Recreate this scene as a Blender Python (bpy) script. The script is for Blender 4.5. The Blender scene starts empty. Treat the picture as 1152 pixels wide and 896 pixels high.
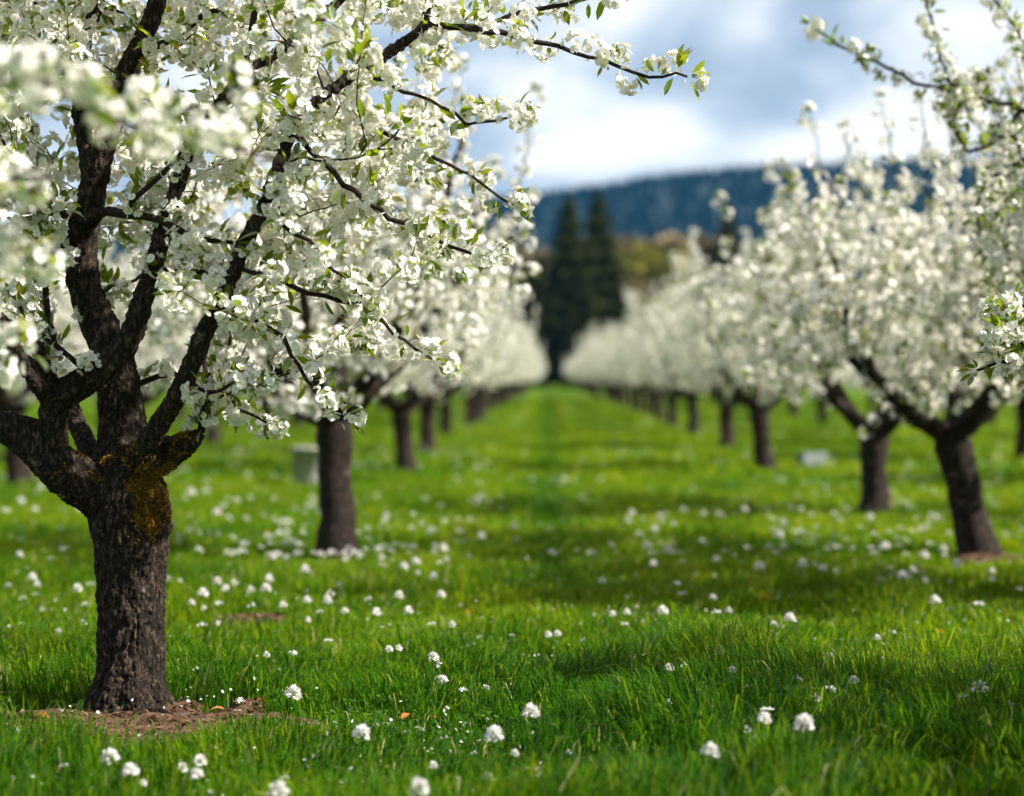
import bpy, math, random
import numpy as np
from mathutils import Vector, Matrix, noise

SC = bpy.context.scene
COL = SC.collection
R = math.radians
random.seed(11)
RNG = np.random.default_rng(11)

# ------------------------------------------------------------------ camera
F_PX, CX, CY = 1920.0, 576.0, 448.0
CAM_LOC = Vector((0.0, 0.0, 1.0))
cam_d = bpy.data.cameras.new('camera')
cam_d.sensor_width = 36.0
cam_d.lens = 60.0
cam_d.clip_start = 0.05
cam_d.clip_end = 12000.0
cam_d.dof.use_dof = True
cam_d.dof.focus_distance = 4.95
cam_d.dof.aperture_fstop = 1.4
cam = bpy.data.objects.new('camera', cam_d)
cam.location = CAM_LOC
cam.rotation_euler = (R(90.0 - 0.69), 0.0, R(1.22))
COL.objects.link(cam)
SC.camera = cam
CAM_R = cam.rotation_euler.to_matrix()

# ------------------------------------------------------------------ light
SUN_EL, SUN_AZ = R(39.0), R(97.0)          # azimuth from +Y (view direction) towards +X
sun_dir = Vector((math.cos(SUN_EL) * math.sin(SUN_AZ), math.cos(SUN_EL) * math.cos(SUN_AZ), math.sin(SUN_EL)))
sd = bpy.data.lights.new('sun', 'SUN')
sd.energy = 5.0
sd.angle = R(1.0)
sd.color = (1.0, 0.95, 0.86)
sun = bpy.data.objects.new('sun', sd)
sun.rotation_euler = sun_dir.to_track_quat('Z', 'Y').to_euler()
sun.location = (0, 0, 50)
COL.objects.link(sun)

SKY_STRENGTH = 0.0465
def build_world():
    w = bpy.data.worlds.new('World')
    SC.world = w
    w.use_nodes = True
    nt = w.node_tree
    nt.nodes.clear()
    N, L = nt.nodes.new, nt.links.new
    out = N('ShaderNodeOutputWorld')
    bg = N('ShaderNodeBackground')
    bg.inputs['Strength'].default_value = SKY_STRENGTH
    sky = N('ShaderNodeTexSky')
    sky.sky_type = 'NISHITA'
    sky.sun_disc = False
    sky.sun_elevation = SUN_EL
    sky.sun_rotation = SUN_AZ
    sky.air_density = 1.0
    sky.dust_density = 1.0
    tc = N('ShaderNodeTexCoord')
    mp = N('ShaderNodeMapping')
    mp.inputs['Scale'].default_value = (3.2, 3.2, 5.6)
    mp.inputs['Location'].default_value = (0.55, 0.3, 0.2)
    L(tc.outputs['Generated'], mp.inputs['Vector'])
    nz = N('ShaderNodeTexNoise')
    nz.inputs['Scale'].default_value = 2.6
    nz.inputs['Detail'].default_value = 8.0
    nz.inputs['Roughness'].default_value = 0.5
    nz.inputs['Distortion'].default_value = 0.35
    L(mp.outputs['Vector'], nz.inputs['Vector'])
    ct = N('ShaderNodeMapRange'); ct.clamp = False
    ct.inputs['From Min'].default_value = 0.3; ct.inputs['From Max'].default_value = 0.7
    ct.inputs['To Min'].default_value = 0.13; ct.inputs['To Max'].default_value = 0.79
    L(nz.outputs['Fac'], ct.inputs['Value'])
    acc = ct.outputs[0]
    # bright cumulus heads and blue-grey banks, as directions in the sky
    for px, py, amp, rad in SKY_SPOTS:
        d = (CAM_R @ Vector(((px - CX) / F_PX, -(py - CY) / F_PX, -1.0))).normalized()
        sub = N('ShaderNodeVectorMath'); sub.operation = 'SUBTRACT'
        sub.inputs[1].default_value = d
        L(tc.outputs['Generated'], sub.inputs[0])
        scl = N('ShaderNodeVectorMath'); scl.operation = 'MULTIPLY'
        scl.inputs[1].default_value = (1.0, 1.0, 1.9)
        L(sub.outputs[0], scl.inputs[0])
        ln = N('ShaderNodeVectorMath'); ln.operation = 'LENGTH'
        L(scl.outputs[0], ln.inputs[0])
        mr = N('ShaderNodeMapRange'); mr.interpolation_type = 'SMOOTHSTEP'
        mr.inputs['From Min'].default_value = 0.0
        mr.inputs['From Max'].default_value = rad / F_PX
        mr.inputs['To Min'].default_value = amp
        mr.inputs['To Max'].default_value = 0.0
        L(ln.outputs['Value'], mr.inputs['Value'])
        ad = N('ShaderNodeMath'); ad.operation = 'ADD'
        L(acc, ad.inputs[0]); L(mr.outputs[0], ad.inputs[1])
        acc = ad.outputs[0]
    rmp = N('ShaderNodeValToRGB')
    e = rmp.color_ramp.elements
    e[0].position = 0.26; e[0].color = (4.4, 5.4, 6.9, 1)
    e[1].position = 0.72; e[1].color = (10.1, 10.3, 10.5, 1)
    m = rmp.color_ramp.elements.new(0.44); m.color = (5.8, 6.7, 7.8, 1)
    m = rmp.color_ramp.elements.new(0.56); m.color = (7.9, 8.5, 9.1, 1)
    L(acc, rmp.inputs['Fac'])
    cov = N('ShaderNodeMapRange')
    cov.inputs['From Min'].default_value = 0.22
    cov.inputs['From Max'].default_value = 0.42
    cov.inputs['To Min'].default_value = 0.75
    cov.inputs['To Max'].default_value = 1.0
    L(acc, cov.inputs['Value'])
    mx = N('ShaderNodeMix'); mx.data_type = 'RGBA'
    L(cov.outputs[0], mx.inputs['Factor'])
    L(sky.outputs['Color'], mx.inputs['A'])
    L(rmp.outputs['Color'], mx.inputs['B'])
    # sky dimmed overhead, out of view, only to weaken the fill light
    sp = N('ShaderNodeSeparateXYZ'); L(tc.outputs['Generated'], sp.inputs[0])
    el = N('ShaderNodeMapRange'); el.interpolation_type = 'SMOOTHSTEP'
    el.inputs['From Min'].default_value = 0.24; el.inputs['From Max'].default_value = 0.6
    el.inputs['To Min'].default_value = 1.0; el.inputs['To Max'].default_value = 0.75
    L(sp.outputs['Z'], el.inputs['Value'])
    dk = N('ShaderNodeVectorMath'); dk.operation = 'SCALE'
    L(mx.outputs['Result'], dk.inputs[0]); L(el.outputs[0], dk.inputs['Scale'])
    L(dk.outputs[0], bg.inputs['Color'])
    L(bg.outputs['Background'], out.inputs['Surface'])

SKY_SPOTS = [(745, 140, 0.28, 85), (600, 180, 0.25, 60), (690, 165, 0.12, 80), (1010, 150, 0.26, 120), (840, 35, 0.20, 80), (560, 90, 0.16, 80),
             (700, 10, 0.14, 90), (1060, 20, 0.18, 130), (880, 165, 0.14, 70), (875, 108, -0.10, 70), (650, 120, -0.08, 50), (240, 60, 0.2, 200)]
build_world()
vs = SC.view_settings
vs.view_transform = 'Standard'
vs.look = 'None'
vs.exposure = 1.26
vs.gamma = 1.0
vs.use_curve_mapping = False
SC.cycles.use_denoising = True
SC.cycles.max_bounces = 9
SC.cycles.diffuse_bounces = 6
SC.cycles.transmission_bounces = 4
SC.cycles.volume_bounces = 0

# ------------------------------------------------------------------ helpers
def at(px, py, Y):
    d = CAM_R @ Vector(((px - CX) / F_PX, -(py - CY) / F_PX, -1.0))
    t = Y / d.y
    return CAM_LOC + d * t

def ground_at(px, py, z=0.0):
    d = CAM_R @ Vector(((px - CX) / F_PX, -(py - CY) / F_PX, -1.0))
    t = (z - CAM_LOC.z) / d.z
    return CAM_LOC + d * t

CAM_RI = np.array(CAM_R.inverted())
def project(P):
    q = (np.asarray(P) - np.array(CAM_LOC)) @ CAM_RI.T
    return CX + F_PX * q[:, 0] / -q[:, 2], CY - F_PX * q[:, 1] / -q[:, 2]

def link(name, data, parent=None, loc=None):
    o = bpy.data.objects.new(name, data)
    COL.objects.link(o)
    if loc is not None:
        o.location = loc
    if parent is not None:
        o.parent = parent
    return o

def tag(o, label=None, cat=None, group=None, kind=None):
    for k, v in (('label', label), ('category', cat), ('group', group), ('kind', kind)):
        if v is not None:
            o[k] = v
    return o

def npmesh(name, V, faces, mats, smooth=True, attrs=None, mat_idx=None):
    """V (n,3); faces: list of integer arrays (m,k); attrs: {name: per-vertex floats}."""
    V = np.ascontiguousarray(V, dtype=np.float32)
    faces = [np.asarray(f, dtype=np.int32) for f in faces if len(f)]
    me = bpy.data.meshes.new(name)
    me.vertices.add(len(V))
    me.vertices.foreach_set('co', V.ravel())
    loops = np.concatenate([f.ravel() for f in faces])
    tot = np.concatenate([np.full(len(f), f.shape[1], dtype=np.int32) for f in faces])
    start = np.concatenate([[0], np.cumsum(tot)[:-1]]).astype(np.int32)
    me.loops.add(len(loops))
    me.loops.foreach_set('vertex_index', loops)
    me.polygons.add(len(tot))
    me.polygons.foreach_set('loop_start', start)
    if mat_idx is not None:
        me.polygons.foreach_set('material_index', np.concatenate(mat_idx).astype(np.int32))
    me.update(calc_edges=True)
    me.polygons.foreach_set('use_smooth', np.full(len(tot), smooth, dtype=bool))
    for k, a in (attrs or {}).items():
        at_ = me.attributes.new(k, 'FLOAT', 'POINT')
        at_.data.foreach_set('value', np.ascontiguousarray(a, dtype=np.float32))
    for m in (mats if isinstance(mats, (list, tuple)) else [mats]):
        me.materials.append(m)
    return me

def vnoise(x, y, scale, seed):
    """smooth 2-D value noise in 0..1, vectorised"""
    r = np.random.default_rng(seed).random((64, 64))
    u, v = np.asarray(x) / scale, np.asarray(y) / scale
    i, j = np.floor(u).astype(int), np.floor(v).astype(int)
    fu, fv = u - i, v - j
    fu, fv = fu * fu * (3 - 2 * fu), fv * fv * (3 - 2 * fv)
    g = lambda a, b: r[a % 64, b % 64]
    return (g(i, j) * (1 - fu) + g(i + 1, j) * fu) * (1 - fv) + (g(i, j + 1) * (1 - fu) + g(i + 1, j + 1) * fu) * fv

def frames(Nv, roll=None):
    """orthonormal frames with third axis Nv (n,3) -> (n,3,3) columns x,y,z"""
    Nv = Nv / np.maximum(np.linalg.norm(Nv, axis=1, keepdims=True), 1e-9)
    ref = np.where(np.abs(Nv[:, 2:3]) < 0.9, np.array([[0., 0., 1.]]), np.array([[1., 0., 0.]]))
    X = np.cross(ref, Nv)
    X /= np.linalg.norm(X, axis=1, keepdims=True)
    Y = np.cross(Nv, X)
    if roll is not None:
        c, s = np.cos(roll)[:, None], np.sin(roll)[:, None]
        X, Y = c * X + s * Y, c * Y - s * X
    return np.stack([X, Y, Nv], axis=2)

def stamp(T, tf, P, M, S, rnd):
    """copy template vertices T (k,3) with faces tf to every (P, M, S)"""
    n, k = len(P), len(T)
    V = np.einsum('nij,kj->nki', M, T) * S[:, None, None] + P[:, None, :]
    off = (np.arange(n) * k)[:, None, None]
    F = [(np.asarray(f)[None, :, :] + off).reshape(-1, np.asarray(f).shape[1]) for f in tf]
    return V.reshape(-1, 3), F, np.repeat(rnd, k)

def merge(parts):
    Vs, Fs, As, Ms, o = [], {}, [], {}, 0
    for p in parts:
        V, F, A = p[:3]
        m = p[3] if len(p) > 3 else 0
        Vs.append(V); As.append(A)
        for f in F:
            if len(f):
                Fs.setdefault((f.shape[1], m), []).append(f + o)
        o += len(V)
    keys = sorted(Fs)
    faces = [np.concatenate(Fs[k]) for k in keys]
    mi = [np.full(len(f), k[1]) for f, k in zip(faces, keys)]
    return np.concatenate(Vs), faces, np.concatenate(As), mi

# ------------------------------------------------------------------ materials
def new_mat(name):
    m = bpy.data.materials.new(name)
    m.use_nodes = True
    m.node_tree.nodes.clear()
    return m, m.node_tree.nodes.new, m.node_tree.links.new

def ramp(N, stops):
    r = N('ShaderNodeValToRGB')
    el = r.color_ramp.elements
    while len(el) > 1:
        el.remove(el[0])
    el[0].position, el[0].color = stops[0][0], (*stops[0][1], 1)
    for p, c in stops[1:]:
        e = el.new(p); e.color = (*c, 1)
    return r

def thin_mat(name, stops, trans, tmix, rough=0.5, spec=0.0):
    """leaf / petal: diffuse reflection + light passing through, colour by the per-piece 'rnd'"""
    m, N, L = new_mat(name)
    out = N('ShaderNodeOutputMaterial')
    a = N('ShaderNodeAttribute'); a.attribute_name = 'rnd'
    r = ramp(N, stops); L(a.outputs['Fac'], r.inputs['Fac'])
    d = N('ShaderNodeBsdfDiffuse'); L(r.outputs['Color'], d.inputs['Color'])
    t = N('ShaderNodeBsdfTranslucent')
    rt = ramp(N, trans); L(a.outputs['Fac'], rt.inputs['Fac']); L(rt.outputs['Color'], t.inputs['Color'])
    mx = N('ShaderNodeMixShader'); mx.inputs[0].default_value = tmix
    L(d.outputs[0], mx.inputs[1]); L(t.outputs[0], mx.inputs[2])
    last = mx
    if spec > 0:
        g = N('ShaderNodeBsdfGlossy'); g.inputs['Roughness'].default_value = rough
        fr = N('ShaderNodeFresnel'); fr.inputs['IOR'].default_value = 1.4
        ml = N('ShaderNodeMath'); ml.operation = 'MULTIPLY'; ml.inputs[1].default_value = spec
        L(fr.outputs[0], ml.inputs[0])
        m2 = N('ShaderNodeMixShader'); L(ml.outputs[0], m2.inputs[0])
        L(mx.outputs[0], m2.inputs[1]); L(g.outputs[0], m2.inputs[2])
        last = m2
    L(last.outputs[0], out.inputs['Surface'])
    return m

M_PETAL = thin_mat('petal', [(0, (0.85, 0.82, 0.75)), (0.6, (0.88, 0.865, 0.84)), (1, (0.87, 0.81, 0.79))],
                   [(0, (0.84, 0.79, 0.66)), (1, (0.87, 0.81, 0.71))], 0.28)
M_STAMEN = thin_mat('stamen', [(0, (0.55, 0.50, 0.12)), (1, (0.62, 0.58, 0.20))], [(0, (0.5, 0.5, 0.1)), (1, (0.5, 0.5, 0.1))], 0.2)
M_LEAF = thin_mat('spring_leaf', [(0, (0.035, 0.080, 0.008)), (0.5, (0.085, 0.145, 0.012)), (0.92, (0.17, 0.22, 0.018)), (1, (0.18, 0.12, 0.03))],
                  [(0, (0.12, 0.22, 0.008)), (0.5, (0.30, 0.40, 0.012)), (1, (0.48, 0.50, 0.02))], 0.45, 0.42, 0.25)
M_GRASS = thin_mat('grass_blade', [(0, (0.012, 0.050, 0.003)), (0.45, (0.035, 0.114, 0.004)), (0.93, (0.116, 0.196, 0.006)), (0.965, (0.34, 0.29, 0.13)), (1, (0.44, 0.39, 0.23))],
                   [(0, (0.03, 0.14, 0.002)), (0.45, (0.12, 0.28, 0.003)), (0.93, (0.38, 0.45, 0.006)), (1, (0.42, 0.38, 0.18))], 0.45, 0.5, 0.05)
M_COVER = thin_mat('ground_cover_leaf', [(0, (0.025, 0.075, 0.010)), (1, (0.07, 0.15, 0.02))], [(0, (0.06, 0.16, 0.01)), (1, (0.18, 0.32, 0.02))], 0.35, 0.4, 0.3)
M_WFLOWER = thin_mat('white_floret', [(0, (0.84, 0.82, 0.80)), (1, (0.80, 0.75, 0.74))], [(0, (0.78, 0.76, 0.70)), (1, (0.78, 0.72, 0.68))], 0.25)
M_YELLOW = thin_mat('yellow_floret', [(0, (0.72, 0.40, 0.01)), (1, (0.75, 0.33, 0.01))], [(0, (0.7, 0.4, 0.01)), (1, (0.7, 0.3, 0.01))], 0.25)
M_DRYLEAF = thin_mat('dry_leaf', [(0, (0.42, 0.14, 0.03)), (0.6, (0.50, 0.22, 0.06)), (1, (0.60, 0.48, 0.30))], [(0, (0.4, 0.13, 0.02)), (1, (0.5, 0.35, 0.15))], 0.25)
M_STALK = thin_mat('green_stalk', [(0, (0.07, 0.15, 0.02)), (1, (0.10, 0.18, 0.03))], [(0, (0.1, 0.2, 0.02)), (1, (0.1, 0.2, 0.02))], 0.2)
M_MOSS = thin_mat('golden_moss', [(0, (0.09, 0.048, 0.010)), (0.5, (0.28, 0.150, 0.018)), (1, (0.42, 0.26, 0.032))], [(0, (0.2, 0.1, 0.01)), (1, (0.3, 0.17, 0.02))], 0.25)
M_NEEDLE = thin_mat('conifer_needles', [(0, (0.012, 0.018, 0.006)), (1, (0.034, 0.040, 0.010))], [(0, (0.02, 0.04, 0.01)), (1, (0.03, 0.05, 0.015))], 0.12)
M_BROWN = thin_mat('budding_twigs', [(0, (0.15, 0.110, 0.065)), (1, (0.24, 0.185, 0.095))], [(0, (0.10, 0.07, 0.05)), (1, (0.12, 0.09, 0.05))], 0.2)
M_OLIVE = thin_mat('young_olive_leaves', [(0, (0.13, 0.12, 0.022)), (1, (0.24, 0.21, 0.035))], [(0, (0.13, 0.15, 0.02)), (1, (0.2, 0.22, 0.03))], 0.25)
M_FOREST = thin_mat('far_forest', [(0, (0.0012, 0.014, 0.023)), (1, (0.0025, 0.020, 0.031))], [(0, (0.006, 0.02, 0.015)), (1, (0.01, 0.025, 0.02))], 0.1)  # far darker than real conifers: shade inside the wood is put into the colour

def bark_mat(name, dark, mid, pale, scale=1.0):
    m, N, L = new_mat(name)
    out = N('ShaderNodeOutputMaterial')
    b = N('ShaderNodeBsdfPrincipled')
    b.inputs['Roughness'].default_value = 0.82
    b.inputs['Specular IOR Level'].default_value = 0.22
    tc = N('ShaderNodeTexCoord')
    mp = N('ShaderNodeMapping'); mp.inputs['Scale'].default_value = (85 * scale, 85 * scale, 34 * scale)
    L(tc.outputs['Object'], mp.inputs['Vector'])
    n1 = N('ShaderNodeTexNoise'); n1.inputs['Scale'].default_value = 1.0; n1.inputs['Detail'].default_value = 8; n1.inputs['Roughness'].default_value = 0.68
    L(mp.outputs[0], n1.inputs['Vector'])
    r = ramp(N, [(0.34, dark), (0.52, mid), (0.72, pale)])
    L(n1.outputs['Fac'], r.inputs['Fac'])
    # broad weathering and lichen-grey scuffs
    n2 = N('ShaderNodeTexNoise'); n2.inputs['Scale'].default_value = 15 * scale; n2.inputs['Detail'].default_value = 9; n2.inputs['Roughness'].default_value = 0.75
    L(tc.outputs['Object'], n2.inputs['Vector'])
    r2 = ramp(N, [(0.60, (0, 0, 0)), (0.68, (1, 1, 1))])
    L(n2.outputs['Fac'], r2.inputs['Fac'])
    ms = N('ShaderNodeMath'); ms.operation = 'MULTIPLY'; ms.inputs[1].default_value = 0.55
    L(r2.outputs['Color'], ms.inputs[0])
    mx = N('ShaderNodeMix'); mx.data_type = 'RGBA'
    L(ms.outputs[0], mx.inputs['Factor'])
    L(r.outputs['Color'], mx.inputs['A'])
    mx.inputs['B'].default_value = (0.27, 0.215, 0.165, 1)
    L(mx.outputs['Result'], b.inputs['Base Color'])
    n3 = N('ShaderNodeTexNoise'); n3.inputs['Scale'].default_value = 95 * scale; n3.inputs['Detail'].default_value = 4
    L(tc.outputs['Object'], n3.inputs['Vector'])
    ad = N('ShaderNodeMath'); ad.operation = 'MULTIPLY_ADD'; ad.inputs[1].default_value = 0.4
    L(n3.outputs['Fac'], ad.inputs[0]); L(n1.outputs['Fac'], ad.inputs[2])
    bp = N('ShaderNodeBump'); bp.inputs['Strength'].default_value = 0.9; bp.inputs['Distance'].default_value = 0.02
    L(ad.outputs[0], bp.inputs['Height'])
    L(bp.outputs[0], b.inputs['Normal'])
    L(b.outputs[0], out.inputs['Surface'])
    return m

M_BARK = bark_mat('old_bark', (0.005, 0.0032, 0.0022), (0.020, 0.012, 0.008), (0.170, 0.115, 0.082))
M_BARK2 = bark_mat('row_bark', (0.006, 0.004, 0.003), (0.017, 0.010, 0.007), (0.10, 0.062, 0.046), 0.8)
M_TWIG = bark_mat('twig_bark', (0.012, 0.007, 0.006), (0.028, 0.016, 0.013), (0.08, 0.048, 0.038), 1.6)

def plain_mat(name, c, rough=0.6, nscale=30, var=0.25, bump=0.3, dist=0.004):
    m, N, L = new_mat(name)
    out = N('ShaderNodeOutputMaterial')
    b = N('ShaderNodeBsdfPrincipled'); b.inputs['Roughness'].default_value = rough
    tc = N('ShaderNodeTexCoord')
    n = N('ShaderNodeTexNoise'); n.inputs['Scale'].default_value = nscale; n.inputs['Detail'].default_value = 6
    L(tc.outputs['Object'], n.inputs['Vector'])
    r = ramp(N, [(0.3, tuple(x * (1 - var) for x in c)), (0.7, tuple(min(1, x * (1 + var)) for x in c))])
    L(n.outputs['Fac'], r.inputs['Fac']); L(r.outputs['Color'], b.inputs['Base Color'])
    bp = N('ShaderNodeBump'); bp.inputs['Strength'].default_value = bump; bp.inputs['Distance'].default_value = dist
    L(n.outputs['Fac'], bp.inputs['Height']); L(bp.outputs[0], b.inputs['Normal'])
    L(b.outputs[0], out.inputs['Surface'])
    return m

def ground_mat():
    m, N, L = new_mat('meadow_ground')
    out = N('ShaderNodeOutputMaterial')
    b = N('ShaderNodeBsdfPrincipled'); b.inputs['Roughness'].default_value = 0.95
    b.inputs['Specular IOR Level'].default_value = 0.05
    tc = N('ShaderNodeTexCoord')
    n1 = N('ShaderNodeTexNoise'); n1.inputs['Scale'].default_value = 0.7; n1.inputs['Detail'].default_value = 8
    n2 = N('ShaderNodeTexNoise'); n2.inputs['Scale'].default_value = 22; n2.inputs['Detail'].default_value = 4
    L(tc.outputs['Object'], n1.inputs['Vector']); L(tc.outputs['Object'], n2.inputs['Vector'])
    ad = N('ShaderNodeMath'); ad.operation = 'ADD'
    L(n1.outputs['Fac'], ad.inputs[0]); L(n2.outputs['Fac'], ad.inputs[1])
    hf = N('ShaderNodeMath'); hf.operation = 'MULTIPLY'; hf.inputs[1].default_value = 0.5
    L(ad.outputs[0], hf.inputs[0])
    r = ramp(N, [(0.32, (0.030, 0.062, 0.006)), (0.52, (0.075, 0.145, 0.006)), (0.70, (0.130, 0.200, 0.008))])
    L(hf.outputs[0], r.inputs['Fac'])
    sx = N('ShaderNodeSeparateXYZ'); L(tc.outputs['Object'], sx.inputs[0])
    ab = N('ShaderNodeMath'); ab.operation = 'ABSOLUTE'; L(sx.outputs['X'], ab.inputs[0])
    tk = N('ShaderNodeMapRange'); tk.interpolation_type = 'SMOOTHSTEP'          # worn line down the middle of the aisle
    tk.inputs['From Min'].default_value = 0.05; tk.inputs['From Max'].default_value = 0.40
    tk.inputs['To Min'].default_value = 0.45; tk.inputs['To Max'].default_value = 0.0
    L(ab.outputs[0], tk.inputs['Value'])
    tm = N('ShaderNodeMix'); tm.data_type = 'RGBA'
    L(tk.outputs[0], tm.inputs['Factor']); L(r.outputs['Color'], tm.inputs['A'])
    tm.inputs['B'].default_value = (0.035, 0.062, 0.008, 1)
    L(tm.outputs['Result'], b.inputs['Base Color'])
    bp = N('ShaderNodeBump'); bp.inputs['Strength'].default_value = 0.6; bp.inputs['Distance'].default_value = 0.03
    L(n2.outputs['Fac'], bp.inputs['Height']); L(bp.outputs[0], b.inputs['Normal'])
    L(b.outputs[0], out.inputs['Surface'])
    return m

# ------------------------------------------------------------------ ground
SOILS = [(ground_at(122, 820), 0.52, 0.25), (ground_at(285, 702), 0.15, 0.10), (ground_at(1112, 634), 0.24, 0.16)]   # centre, half width, half depth

def soil_mask(x, y):
    """>0 inside the bare patches"""
    m = np.full(np.shape(x), -9.0)
    for k, (c, a, b) in enumerate(SOILS):
        q = 1.0 - np.hypot((x - c.x) / a, (y - c.y) / b) + (vnoise(x, y, 0.11, 40 + k) - 0.5) * 0.9
        m = np.maximum(m, q)
    return m

def build_ground():
    # one sheet: fine near the camera, coarse to the horizon
    def axis(lo, hi, fine, far):
        a = list(np.arange(lo, hi + 1e-6, fine))
        s, p = fine, hi
        while p < far:
            s *= 1.5; p += s; a.append(p)
        s, p = fine, lo
        while p > -far:
            s *= 1.5; p -= s; a.insert(0, p)
        return np.array(a)
    xs, ys = axis(-4.0, 4.0, 0.08, 7000), axis(2.0, 12.0, 0.08, 7000)
    X, Y = np.meshgrid(xs, ys)
    near = np.clip((14 - np.abs(Y - 6)) / 6, 0, 1) * np.clip((8 - np.abs(X)) / 4, 0, 1)
    Z = ((vnoise(X, Y, 0.7, 3) - 0.5) * 0.03 + (vnoise(X, Y, 0.22, 4) - 0.5) * 0.015) * near
    nx, ny = len(xs), len(ys)
    i = np.arange(nx * ny).reshape(ny, nx)
    F = np.stack([i[:-1, :-1], i[:-1, 1:], i[1:, 1:], i[1:, :-1]], -1).reshape(-1, 4)
    V = np.stack([X.ravel(), Y.ravel(), Z.ravel()], 1)
    g = link('ground', npmesh('ground', V, [F], ground_mat()))
    tag(g, 'flat green orchard meadow running to the horizon', 'ground', kind='structure')

def ground_z(x, y):
    near = np.clip((14 - np.abs(np.asarray(y) - 6)) / 6, 0, 1) * np.clip((8 - np.abs(np.asarray(x))) / 4, 0, 1)
    return ((vnoise(x, y, 0.7, 3) - 0.5) * 0.03 + (vnoise(x, y, 0.22, 4) - 0.5) * 0.015) * near

build_ground()

# ------------------------------------------------------------------ soil patches
M_SOIL = plain_mat('crumbly_soil', (0.082, 0.039, 0.020), 0.95, 45, 0.55, 0.8, 0.01)
def build_soil():
    for k, ((c, a, b), lab) in enumerate(zip(SOILS, ('bare brown soil around the foot of the large mossy trunk', 'small bare reddish soil patch in the grass', 'bare soil at the foot of the leaning trunk'))):
        n = 70
        u = np.linspace(-1.25, 1.25, n)
        U, W = np.meshgrid(u, u)
        X, Y = c.x + U * a, c.y + W * b
        m = soil_mask(X, Y)
        Z = ground_z(X, Y) + np.clip(m, -0.05, 0.25) * 0.09 + (vnoise(X, Y, 0.03, 60) - 0.5) * 0.016 + (vnoise(X, Y, 0.012, 61) - 0.5) * 0.008
        Z = np.where(m < 0, Z - 0.03, Z + 0.006)
        i = np.arange(n * n).reshape(n, n)
        F = np.stack([i[:-1, :-1], i[:-1, 1:], i[1:, 1:], i[1:, :-1]], -1).reshape(-1, 4)
        keep = (m.ravel()[F] > -0.12).any(1)
        me = npmesh('soil', np.stack([X.ravel(), Y.ravel(), Z.ravel()], 1), [F[keep]], M_SOIL)
        tag(link('soil', me), lab, 'soil', kind='structure')
    # crumbs, chips and dry stalks lying on the bare soil: uncountable litter
    P = []
    while len(P) < 5200:
        c, a, b = random.choices(SOILS, (6, 2, 2))[0]
        x, y = c.x + random.uniform(-1.3, 1.3) * a, c.y + random.uniform(-1.3, 1.3) * b
        if soil_mask(np.array([x]), np.array([y]))[0] > -0.12:
            P.append((x, y))
    P = np.array(P)
    m = soil_mask(P[:, 0], P[:, 1])
    z = ground_z(P[:, 0], P[:, 1]) + np.clip(m, -0.05, 0.25) * 0.09 + 0.008
    n = len(P)
    T = np.array([[-1, -.35, 0], [1, -.3, .1], [.8, .35, 0], [-.9, .3, .12], [0, 0, .3]])
    tf = [np.array([[0, 1, 4], [1, 2, 4], [2, 3, 4], [3, 0, 4]])]
    nv = RNG.normal(0, 0.45, (n, 3)) + np.array([0, 0, 1])
    S = RNG.uniform(0.002, 0.009, n) * np.where(RNG.random(n) < 0.06, 2.6, 1)
    V, F, A = stamp(T, tf, np.column_stack([P, z]), frames(nv, RNG.uniform(0, 6.3, n)), S, RNG.random(n))
    mm = thin_mat('soil_litter', [(0, (0.03, 0.018, 0.010)), (0.5, (0.09, 0.050, 0.028)), (0.88, (0.18, 0.10, 0.055)), (1, (0.36, 0.26, 0.16))], [(0, (0.1, 0.05, 0.03)), (1, (0.2, 0.12, 0.07))], 0.1)
    tag(link('soil_litter', npmesh('soil_litter', V, F, mm, False, {'rnd': A})), 'brown crumbs and chips lying on the bare soil', 'litter', kind='stuff')
build_soil()

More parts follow.
